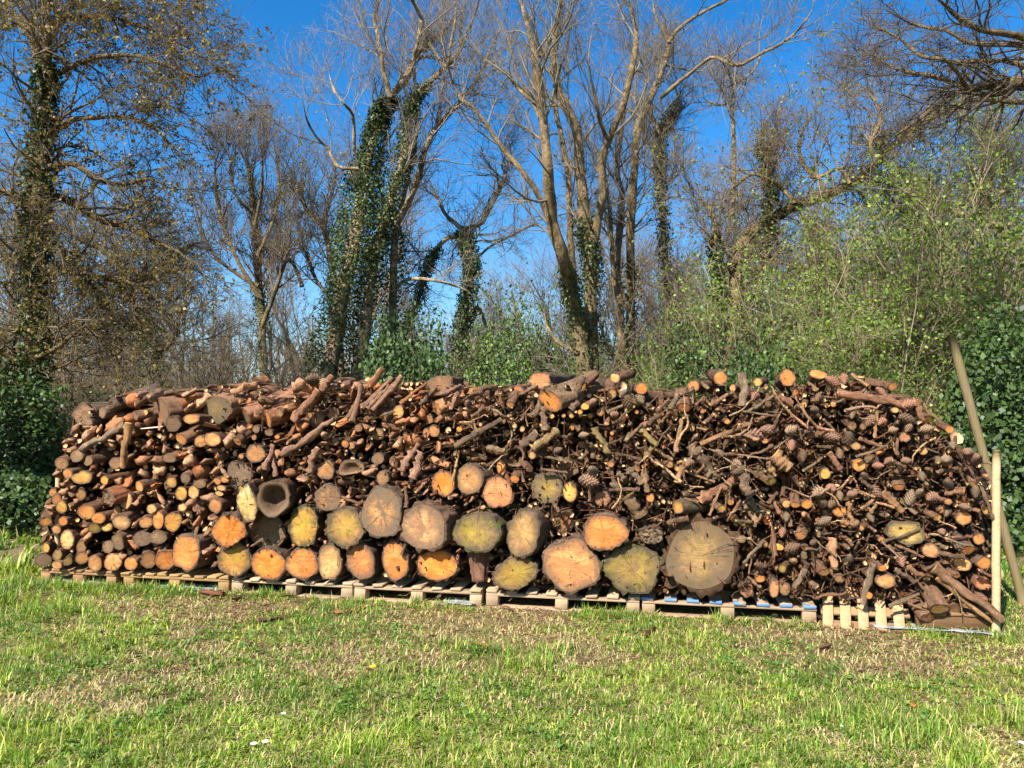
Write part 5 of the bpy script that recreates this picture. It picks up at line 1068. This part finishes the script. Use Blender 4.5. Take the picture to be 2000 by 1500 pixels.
tree('stout tree splitting low into several tall rough trunks right of centre', 13,
 [[(1150,800,26),(1132,650,20),(1112,560,18),(1098,500,16),(1080,440,15),(1074,380,14),(1070,320,13),(1064,260,12),(1058,200,11),(1050,150,10),(1044,100,9),(1030,50,8),(1014,-10,7),(1005,-60,6)],
  [(1160,800,20,.3),(1152,620,17,.3),(1156,520,16,.3),(1145,460,15,.3),(1140,400,14,.4),(1132,320,13,.4),(1127,262,12,.4),(1110,217,11,.4),(1087,168,10,.4),(1079,115,9,.3),(1089,52,8,.3),(1100,0,7,.3),(1104,-60,6,.3)],
  [(1156,500,12,.3),(1166,440,11,.2),(1176,385,10,.1),(1176,315,9,0),(1190,273,9,0),(1215,210,9,-.1),(1229,157,8,-.1),(1243,70,7,-.1),(1232,20,6,-.1),(1222,-40,5,-.1)],
  [(1125,640,9,.8),(1118,520,10,.8),(1113,455,9,.8),(1110,350,8,.8),(1096,262,7,.8),(1085,210,6,.8),(1092,140,5,.8),(1110,80,5,.8),(1120,0,4,.8)],
  [(1075,440,8),(1057,392,8),(1022,336,7),(987,297,6),(952,245,6),(924,210,5),(903,196,5),(885,160,4),(872,120,4),(862,70,3)],
  [(1056,112,7),(1075,75,6),(1088,40,5),(1095,0,5),(1098,-40,4)],[(1060,215,5),(1030,190,5),(1005,165,4),(985,140,3),(965,133,3)],[(1064,255,4),(1040,200,4),(1010,140,3),(990,70,3),(960,20,3)],
  [(1190,275,5),(1172,240,4),(1165,200,4),(1150,120,3),(1160,40,3)],[(1130,690,6),(1090,668,5),(1070,640,4),(1062,610,3),(1050,590,3)]],
 dict(fine, rs=.74, n1=110, n2=850, n3=5000, up=.15, t0=.22), tint=(.95,.82,.62), ttint=(1.25,1.12,.95), seed=9, short='stout many trunked tree', ivy=[(0,.0,.2,8,5,1500),(1,.0,.3,13,6,3000)])
tree('tall pair of trunks with wide spreading right hand boughs', 15,
 [[(1236,800,13),(1232,600,12),(1232,480,12),(1236,380,11),(1244,260,11),(1264,208,10),(1288,148,9),(1306,84,8),(1280,32,6),(1274,-20,5)],
  [(1215,790,11),(1212,620,11),(1205,520,10),(1212,440,9),(1215,380,8),(1205,330,7),(1215,250,6),(1224,180,6),(1240,120,6),(1244,60,5),(1228,0,5)],
  [(1306,84,6),(1320,62,5),(1340,45,5),(1380,20,4),(1420,0,4),(1460,-30,3)],[(1290,190,6),(1320,165,6),(1352,140,5),(1392,112,5),(1440,128,5),(1488,104,4),(1540,76,4),(1584,24,3),(1590,-20,2)],
  [(1200,560,7),(1195,480,6),(1190,400,5),(1180,330,5),(1178,260,4)],[(1246,255,4),(1240,330,3),(1225,350,3),(1210,310,3)],[(1488,104,3),(1470,140,3),(1440,160,3),(1400,180,2)]],
 dict(fine, rs=.72, n1=110, n2=900, n3=5200, up=.14, t0=.22), tint=(1.05,.9,.68), ttint=(1.25,1.12,.95), seed=11, short='wide boughed pair of trunks', ivy=[(0,.0,.2,10,8,900)])
tree('thin dark ivy covered stem with pale forks at its top', 16,
 [[(1306,800,7),(1302,600,7),(1298,480,7),(1292,400,7),(1288,320,7),(1290,262,6),(1306,236,5),(1325,190,4),(1345,150,3)],[(1290,262,4),(1275,230,4),(1268,190,3),(1290,150,3)],[(1430,420,5,.5),(1434,300,5,.5),(1430,220,5,.5),(1428,190,4,.5),(1440,165,3,.5)],[(1430,200,3,.5),(1400,205,3,.5),(1370,190,2,.5)]],
 dict(fine, n1=60, n2=600, n3=3400, t0=.35), tint=(1.2,1.1,.85), ttint=(1.3,1.1,.95), seed=13, short='thin ivy stem', ivy=[(0,.0,.85,7,10,6500)])
tree('brown old tree with a long bough sweeping up to the right', 12,
 [[(1425,800,16),(1432,600,15),(1440,500,13),(1460,460,12),(1504,432,11),(1552,400,11),(1608,384,10),(1660,360,9),(1712,320,8),(1740,288,8),(1780,256,7),(1824,228,6),(1880,200,5),(1940,192,4),(2010,190,4)],
  [(1552,400,6),(1530,370,5),(1500,350,5),(1470,340,4),(1440,360,4),(1410,400,3)],[(1608,384,6),(1600,350,5),(1575,330,5),(1560,290,4),(1570,250,3),(1600,200,3)],[(1400,720,8),(1400,560,7),(1395,480,6),(1400,440,5),(1380,400,4),(1350,380,3)],
  [(1712,320,5),(1700,280,4),(1720,230,4),(1700,180,3),(1680,120,3)],[(1500,436,5),(1520,480,4),(1500,520,4),(1460,560,3)],[(1660,360,5),(1640,330,4),(1600,345,4),(1560,345,3)],[(1480,540,7,.5),(1500,470,7,.5),(1505,400,6,.5),(1500,330,6,.5),(1490,280,5,.5),(1500,230,4,.5)]],
 dict(fine, n1=170, n2=1500, n3=8200, L1=(.5,1.7), up=.12, t0=.2, curl=.38), tint=(.85,.75,.5), ttint=(1.2,.92,.68), seed=15, short='old tree with a sweeping bough',
 ivy=[(7,.1,.8,14,10,2600),(3,0,.5,9,6,1300)], leaf=(7000,.035,(.14,.16,.03),(.22,.22,.05),5))
tree('tree with dark branches hanging into the top right corner', 8.5,
 [[(2200,1200,40),(2190,700,38),(2150,300,26),(2080,190,18),(2000,160,12),(1940,165,9),(1890,172,7),(1830,150,6),(1770,140,5),(1720,120,4),(1690,90,3)],
  [(2150,250,14),(2080,120,10),(2000,72,8),(1930,62,7),(1880,40,6),(1840,5,5),(1800,-30,4)],[(2000,162,7),(1940,185,6),(1870,178,5),(1820,215,5),(1770,250,4),(1720,290,3)],[(2080,120,7),(2000,90,6),(1900,85,5),(1850,60,4),(1790,50,4),(1730,20,3)],
  [(1890,172,5),(1850,120,4),(1800,110,4),(1750,70,3),(1700,50,3)],[(2000,200,6),(1930,196,5),(1880,200,4),(1840,240,3),(1790,260,3)],[(2100,200,8),(2000,130,6),(1930,118,5),(1860,120,4),(1800,90,3)]],
 dict(n1=100, n2=560, n3=2300, L1=(.4,1.5), L2=(.25,.8), L3=(.12,.4), up=.0, t0=.2, curl=.22, ang=(25,60), rmin=.0025), tint=(.65,.55,.42), ttint=(.6,.5,.42), seed=17, short='top right corner tree', group=None)
tree('twisted pale limbed tree rising from shrubs at the right', 13,
 [[(1900,800,12),(1880,600,11),(1866,506,11),(1840,472,10),(1812,458,8),(1790,440,5),(1770,400,4)],[(1990,460,9),(1940,436,8),(1904,428,8),(1870,415,8),(1840,402,7),(1815,380,6),(1790,370,5),(1760,340,4),(1740,300,3)],[(1864,500,5),(1900,450,4),(1930,380,4),(1940,300,3)],[(1960,700,7),(1965,500,6),(1950,400,5),(1960,330,4),(1940,260,3)]],
 dict(fine, n1=110, n2=1100, n3=5600, L1=(.6,1.7), t0=.3), tint=(1.4,1.25,.95), ttint=(1.1,1.0,.75), seed=19, short='twisted pale limbed tree', leaf=(6500,.04,(.13,.18,.03),(.22,.28,.06),6))
tree('narrow upswept tree with brown buds left of the leaning ivy tree', 19,
 [[(518,800,9),(512,640,9),(505,560,9),(500,480,8),(497,430,7),(490,360,6),(482,310,5),(475,270,3)],[(508,580,6),(470,520,5),(440,450,4),(425,390,4),(420,330,3),(430,290,2)],[(503,500,5),(530,440,4),(545,380,4),(540,310,3),(530,260,2)],
  [(498,440,4),(510,380,4),(512,320,3),(508,260,2)],[(512,640,6),(540,560,5),(560,500,4),(570,430,3)],[(505,560,5),(470,540,4),(420,500,4),(395,450,3),(380,390,3)],[(495,420,4),(460,380,3),(450,330,3),(455,280,2)]],
 dict(fine, n1=130, n2=1200, n3=6800, L1=(.8,2.0), up=.35, t0=.2, ang=(18,40)), tint=(.8,.72,.55), ttint=(1.0,.8,.65), seed=21, short='narrow upswept tree', leaf=(3200,.045,(.20,.13,.05),(.14,.13,.04),3), ivy=[(0,0,.3,14,8,1500)])
tree('bare tree with zigzag branches between the upswept tree and ivy tree', 20,
 [[(668,800,8),(660,600,8),(645,500,7),(630,440,6),(600,410,5),(580,360,4),(570,300,3)],[(630,440,5),(645,390,4),(655,340,3),(640,290,3)],[(600,410,4),(575,430,3),(560,400,3)],[(590,560,5),(575,520,4),(550,490,4),(545,450,3),(530,420,3)],[(660,600,5),(620,550,4),(600,500,4),(580,470,3)]],
 dict(fine, n1=110, n2=1000, n3=5200, L1=(.8,2.2), up=.22, t0=.2, curl=.3), tint=(.8,.7,.6), ttint=(1.1,.95,.85), seed=23, short='zigzag branched tree', leaf=(1500,.05,(.25,.22,.06),(.18,.17,.05),3))
tree('gnarled dark tree with twisting limbs behind the left of the pile', 14,
 [[(305,830,13),(300,700,12),(290,640,11),(262,600,10),(245,560,9),(238,520,7),(225,470,6),(210,430,5)],[(295,690,8),(330,675,6),(345,655,5),(352,640,3)],[(290,640,7),(285,580,6),(300,540,5),(340,500,5),(370,480,4),(410,470,3)],[(262,600,6),(240,640,6),(232,690,7),(230,760,7)],[(245,560,5),(270,540,5),(310,530,4),(340,520,3)],[(240,520,5),(200,490,5),(160,470,4),(120,440,4)]],
 dict(fine, n1=120, n2=1200, n3=5600, L1=(.6,1.8), up=.1, t0=.2, curl=.34), tint=(.75,.65,.5), ttint=(.9,.75,.6), seed=25, short='gnarled dark tree', ivy=[(0,0,.35,16,10,1800)])
# big budding tree at the left
tree('big budding tree filling the left edge with an ivy clad trunk', 10,
 [[(70,960,22),(66,780,20),(72,640,19),(66,500,18),(70,380,17),(82,260,14),(88,160,11),(92,80,9),(96,-20,8),(100,-100,6)],
  [(72,400,13),(110,385,11),(150,400,9),(200,430,8),(255,445,7),(300,470,6),(345,490,4),(390,520,3)],[(85,200,9),(70,100,8),(40,40,8),(0,10,7),(-60,-20,6)],[(90,110,7),(110,40,6),(150,35,6),(200,30,5),(240,40,4),(300,60,4),(360,90,3),(420,130,2)],
  [(80,290,8),(130,240,7),(190,230,5),(250,230,5),(300,250,4),(340,290,3),(360,310,2)],[(88,160,8),(140,130,6),(200,110,5),(270,110,4),(330,130,4),(390,150,3),(430,130,2)],[(70,420,9),(20,380,8),(-40,370,7),(-100,350,6)],
  [(66,560,9),(120,530,8),(170,540,7),(220,545,6),(270,560,5),(320,590,3)],[(68,620,9),(20,660,9),(-40,690,8)],[(75,330,8),(140,320,7),(190,350,6),(240,360,5),(290,350,4),(340,370,3)],[(92,90,6),(150,0,5),(200,-30,5),(260,-20,4),(310,0,3),(360,30,3)],
  [(70,460,8),(110,480,6),(150,520,5),(190,580,4),(210,640,3)],[(66,700,6),(110,680,5),(160,640,4),(200,640,3)]],
 dict(n1=330, n2=2800, n3=11500, L1=(.5,1.7), L2=(.25,.85), L3=(.12,.4), cap=.022, up=.0, t0=.12, curl=.24, rmin=.0028), tint=(.7,.6,.42), ttint=(.8,.66,.48), seed=27, short='big budding left tree',
 leaf=(27000,.036,(.24,.175,.045),(.12,.075,.032),5), ivy=[(0,.0,.72,14,7,11000)])

# ------------------------------------------------------------------ shrubs, thicket and far trees: shared meshes
def proto(seed, H, W, n0, n1, n2, n3, up, leafspec=None, spread=.6, r0=.05, ivyleaf=False, K0=7):
    """a many stemmed plant standing at the origin; returns (stems mesh, leaves mesh)"""
    g = np.random.default_rng(seed); P = np.zeros((n0, K0, 3)); b = g.normal(0, W * .12, (n0, 2)); d = np.stack([g.normal(0, spread, n0), g.normal(0, spread, n0), np.ones(n0)], 1); d /= np.linalg.norm(d, axis=1, keepdims=True)
    P[:, 0, :2] = b; L = H * g.uniform(.75, 1.05, n0)
    for s in range(1, K0):
        d = d + g.normal(0, .12, (n0, 3)); d[:, 2] += .05; d /= np.linalg.norm(d, axis=1, keepdims=True); P[:, s] = P[:, s - 1] + d * (L / (K0 - 1))[:, None]
    R = r0 * g.uniform(.7, 1.1, n0)[:, None] * np.linspace(1, .3, K0)[None]
    P1, R1 = spawn(P, R, n1, .15, 1, (25, 60), H * .2, H * .5, K=6, curl=.2, up=up, rmul=.5, rmin=.008)
    P2, R2 = spawn(P1, R1, n2, .1, 1, (25, 65), H * .08, H * .25, K=5, curl=.24, up=up, rmul=.5, rmin=.004)
    P3, R3 = spawn(P2, R2, n3, .1, 1, (25, 65), H * .03, H * .1, K=4, curl=.25, up=up, rmul=.5, rmin=.0026)
    Vs = []; Qs = []; o_ = 0
    for p_, r_, s_ in ((P, R, 7), (P1, R1, 4), (P2, R2, 3), (P3, R3, 3)):
        V, Q = tubes(p_, r_, s_); Vs.append(V); Qs.append(Q + o_); o_ += len(V)
    st = mk('stems', np.concatenate(Vs), [np.concatenate(Qs)], [M_TWIG]); lf = None
    if leafspec:
        n, sz, ca, cb, sp = leafspec; k = g.integers(0, len(P3), n); C = P3[k, g.integers(1, 4, n)] + g.normal(0, sp, (n, 3))
        V, Q, CC = leaves(C, sz, leafcol(n, ca, cb, .35)); lf = mk('leaves', V, [Q], [M_IVY if ivyleaf else M_LEAF], cols=CC)
    return st, lf
def mound(seed, W, Dp, H, n, sz, ca, cb):
    """an ivy or bramble mass: leaves lie in a lumpy shell over a bed of stems"""
    g = np.random.default_rng(seed); u = g.random(n); a = g.uniform(0, 2 * np.pi, n); el = np.arcsin(u)
    lump = .62 + .55 * vnoise(a * 1.9 + seed, el * 4.0 + seed, seed) * 1.0
    q = lump * (1 - .38 * g.random(n) ** 1.6)
    C = np.stack([W / 2 * np.cos(el) ** .6 * np.cos(a) * q, Dp / 2 * np.cos(el) ** .6 * np.sin(a) * q, H * np.maximum(.02, np.sin(el)) * q], 1) + g.normal(0, .03, (n, 3))
    nr = np.stack([np.cos(a) * np.cos(el), np.sin(a) * np.cos(el), np.sin(el) + .3], 1)
    V, Q, CC = leaves(C, sz, leafcol(n, ca, cb, .4), nrm=nr); lf = mk('leaves', V, [Q], [M_IVY], cols=CC)
    n0 = 160; e = np.arcsin(g.random(n0)); b = g.uniform(0, 2 * np.pi, n0); T = np.stack([W * .42 * np.cos(e) ** .6 * np.cos(b), Dp * .42 * np.cos(e) ** .6 * np.sin(b), H * .85 * np.sin(e)], 1)
    P = np.linspace(0, 1, 5)[None, :, None] * T[:, None]; P[:, 1:-1] += g.normal(0, .06, (n0, 3, 3)); R = np.linspace(.02, .006, 5)[None] * np.ones((n0, 1))
    V, Q = tubes(P, R, 4); return mk('stems', V, [Q], [M_TWIG]), lf
def inst(name, pr, x, y, s, rot, label, cat, group, ttint=(1, 1, 1), sz=1.0):
    r = bpy.data.objects.new(name, None); col.objects.link(r); r.location = (x, y, -.03); r.rotation_euler = (0, 0, rot); r.scale = (s, s, s * sz)
    if cat == 'tree': o = link('crown', pr[0], r)
    else: o = link('stems', pr[0], r)
    o.color = (*ttint, 1)
    if pr[1]: link('leaves', pr[1], r)
    return tag(r, label, cat, group)
YG = ((.10, .17, .02), (.26, .33, .05)); DK = ((.025, .05, .012), (.07, .11, .025)); HO = ((.05, .09, .015), (.12, .18, .03))
SH1 = proto(51, 4.2, 2.6, 22, 150, 900, 3800, .12, (15000, .042, (.09, .16, .02), (.25, .33, .05), .045), spread=.35, r0=.022)
SH2 = proto(52, 3.4, 2.6, 20, 130, 800, 3400, .08, (15500, .04, (.05, .11, .018), (.19, .27, .04), .05), spread=.5, r0=.022)
TH = proto(53, 3.6, 3.0, 26, 180, 1000, 3800, .05, (1200, .04, (.2, .15, .05), (.14, .16, .04), .05), spread=.55, r0=.025)
FT1 = proto(54, 8.0, 3.0, 3, 60, 600, 3600, .22, (1500, .06, (.17, .13, .05), (.13, .13, .04), .05), spread=.16, r0=.10)
FT2 = proto(55, 7.0, 3.0, 4, 70, 650, 3600, .15, None, spread=.28, r0=.09)
MD1 = mound(61, 3.0, 1.8, 1.9, 21000, .052, *DK); MD2 = mound(62, 2.6, 1.8, 2.4, 19000, .042, *HO)
def put(name, pr, px, D, s, label, cat, group, ttint=(1, 1, 1), sz=1.0):
    return inst(name, pr, (px - 1000) / F_PX * D, D, s, rnd.uniform(0, 6.28), label, cat, group, ttint, sz)
HG = 'shrubs of the hedge behind the woodpile'
for (pr, px, D, s, lab, sz, tt) in [
  (MD1, 800, 11.5, .95, 'glossy dark ivy mound behind the pile between the slender forked tree and crooked tree', 1.6, (.6, .6, .5)),
  (MD2, 1010, 14, 1.0, 'mid green holly like bush left of the stout many trunked tree', 1.55, (.6, .6, .5)),
  (MD2, 1095, 15.5, .8, 'round green bush at the foot of the stout many trunked tree', 1.3, (.6, .6, .5)),
  (MD1, 1430, 10.3, .85, 'glossy ivy bush with large leaves behind the top right logs', 1.62, (.6, .6, .5)),
  (MD1, 1975, 9.2, 1.05, 'tall dark ivy wall behind the leaning rail', 1.28, (.6, .6, .5)),
  (MD1, 2130, 8.8, 1.1, 'dark ivy bush beyond the right frame edge side of the rail', 1.2, (.6, .6, .5)),
  (MD1, -10, 10.1, 1.1, 'dark ivy bush under the big budding left tree', 1.1, (.6, .6, .5)),
  (MD1, 215, 13, .95, 'dark low bush behind the left corner of the pile', 1.0, (.6, .6, .5)),
  (MD1, 640, 13, .9, 'dark ivy bush at the base of the leaning ivy clad tree', 1.0, (.6, .6, .5)),
  (MD1, 470, 15, .95, 'dark evergreen undergrowth below the narrow upswept tree', .95, (.6, .6, .5)),
  (MD2, -130, 10.5, 1.1, 'green bush at the far left beside the meadow', 1.0, (.6, .6, .5)),
  (SH1, 1240, 16, .75, 'light green shrub around the wide boughed pair of trunks', 1.0, (1.5, 1.35, .95)),
  (SH2, 1340, 12.5, .9, 'yellow green leafy shrub right of the thin ivy stem', 1.0, (1.5, 1.3, .95)),
  (SH1, 1500, 12.8, .95, 'leafy shrub under the old tree with a sweeping bough', .9, (1.6, 1.4, 1.0)),
  (SH1, 1620, 11.4, .95, 'bright leafed shrub above the cone filled part of the pile', .95, (1.6, 1.4, 1.0)),
  (SH1, 1745, 12.5, 1.1, 'tall light green shrub left of the leaning rail top', 1.0, (1.6, 1.4, 1.05)),
  (SH1, 1850, 14, 1.25, 'tall leafy shrub behind the leaning rail', 1.05, (1.6, 1.4, 1.05)),
  (SH1, 1985, 12, 1.2, 'tall leafy shrub at the right edge above the ivy wall', 1.1, (1.6, 1.4, 1.05)),
  (SH2, 1690, 10.4, .72, 'low dark leafed shrub just behind the right top of the pile', .9, (1.0, .85, .6)),
  (SH2, 1560, 10.2, .7, 'low shrub behind the row of sawn ends on the right', .9, (1.0, .85, .6)),
  (SH2, 1160, 15, .6, 'small shrub in front of the stout many trunked tree', .9, (1.0, .85, .6))]:
    put('shrub', pr, px, D, s, lab, 'shrub', HG, tt, sz)
k = 0
TG = 'bare thickets in the undergrowth'
for (px, D, s, lab) in [(-60, 13, 1.1, 'bare thicket at the far left behind the big budding tree'), (130, 12.5, .85, 'tangled brown thicket right of the big budding left tree trunk'), (270, 15, .85, 'twiggy thicket beneath the gnarled dark tree'), (380, 13, .85, 'pale twiggy thicket above the left top of the pile'),
   (430, 17, .85, 'brown thicket left of the narrow upswept tree'), (570, 17, .85, 'bare thicket between the upswept tree and the leaning ivy tree'), (720, 17, .9, 'thicket behind the leaning ivy clad tree'), (1180, 18, 1.0, 'thicket behind the stout many trunked tree'),
   (1300, 15, 1.1, 'reddish brown thicket behind the thin ivy stem'), (1400, 14, 1.25, 'tall rusty brown thicket left of the old tree'), (1500, 15.5, 1.35, 'tall brown thicket behind the old tree with a sweeping bough'), (1620, 15, 1.3, 'brown thicket behind the bright leafed shrub'), (1760, 16, 1.45, 'brown thicket behind the tall light green shrub'),
   (1900, 15, 1.4, 'brown thicket behind the twisted pale limbed tree'), (2060, 14, 1.4, 'brown thicket at the right frame edge'), (60, 17, 1.05, 'tall thicket far behind the big budding left tree'), (200, 18, 1.0, 'tall thicket far behind the gnarled dark tree')]:
    put('thicket', TH, px, D, s, lab, 'thicket', TG, rnd.choice([(1.2, .95, .75), (1.0, .8, .6), (1.1, .95, .8)]))
BG = 'bare trees deeper in the wood'
used_t = set()
spots = [(-100, 22), (20, 19), (110, 24), (230, 27), (380, 26), (600, 27), (700, 30), (790, 26), (850, 33), (930, 32), (985, 28), (1040, 34), (1130, 27), (1200, 24), (1270, 30), (1330, 20), (1370, 26), (1450, 19), (1530, 24), (1590, 18), (1650, 21), (1700, 27), (1760, 19), (1830, 23), (1890, 18), (1950, 24), (2030, 20), (2110, 24)]
for i, (px, D) in enumerate(spots):
    hs = 1.0
    if 60 < px < 700: hs = .68
    if 780 < px < 1060: hs = .62 
    if px > 1300: hs = .95
    s = rnd.uniform(.85, 1.1) * hs * (D / 22) ** .5
    near = min(TL, key=lambda l: abs(l[0] - px)); side = 'left of' if px < near[0] else 'right of'
    kind = rnd.choice(['bare slender tree', 'pale grey bare tree', 'thin branched bare tree'])
    lab = f'{kind} deeper in, {side} the {near[2]}'
    for extra in ('', ' and nearer', ' and further back', ' and taller', ' and lower', ' and fainter', ' and thin', ' and dark'):
        if lab + extra not in used_t: lab = lab + extra; used_t.add(lab); break
    put('bare_tree', rnd.choice([FT1, FT2]), px, D, s, lab, 'tree', BG, rnd.choice([(1.3, 1.1, .95), (1.1, .9, .75), (1.5, 1.3, 1.15)]))
# far wood as one mass
def far_wood():
    Vs = []; Qs = []; o_ = 0; n = 340
    x = rng.uniform(-75, 75, n); y = rng.uniform(38, 62, n); H = rng.uniform(4.0, 7.0, n) * (1 + .3 * (np.abs(x / y) > .35))
    P = np.zeros((n, 5, 3)); P[:, 0] = np.stack([x, y, np.zeros(n)], 1)
    for s in range(1, 5): P[:, s] = P[:, s - 1] + np.stack([rng.normal(0, .2, n), rng.normal(0, .2, n), H / 4], 1)
    R = np.linspace(.13, .03, 5)[None] * np.ones((n, 1))
    P1, R1 = spawn(P, R, 5200, .1, 1, (25, 60), 1.2, 3.0, K=5, up=.2, rmul=.5, rmin=.02)
    P2, R2 = spawn(P1, R1, 26000, .1, 1, (25, 60), .4, 1.5, K=3, up=.15, rmul=.6, rmin=.012)
    for p_, r_, s_ in ((P, R, 5), (P1, R1, 3), (P2, R2, 3)):
        V, Q = tubes(p_, r_, s_); Vs.append(V); Qs.append(Q + o_); o_ += len(V)
    o = link('far_wood', mk('far_wood', np.concatenate(Vs), [np.concatenate(Qs)], [M_TWIG])); o.color = (1.1, .9, .8, 1)
    tag(o, 'distant bare woodland seen low between the nearer trunks', 'woodland', kind='stuff')
far_wood()
def undergrowth():
    n = 30000; x = rng.uniform(-16, 16, n); y = rng.uniform(11.5, 24, n); C = np.stack([x, y, .55 * vnoise(x * .9, y * .9, 3) * rng.random(n) ** .7], 1)
    V, Q, CC = leaves(C, .11, leafcol(n, (.03, .055, .012), (.11, .13, .035), .4)); o = link('undergrowth', mk('undergrowth', V, [Q], [M_IVY], cols=CC)); tag(o, 'low ivy and nettles covering the woodland floor', 'undergrowth', kind='stuff')
undergrowth()
tot = sum(len(m.polygons) for m in bpy.data.meshes)
print('faces', tot, 'chunks', nch, 'sticks', nst, 'logs', LOGN[0], 'objects', len(bpy.data.objects))
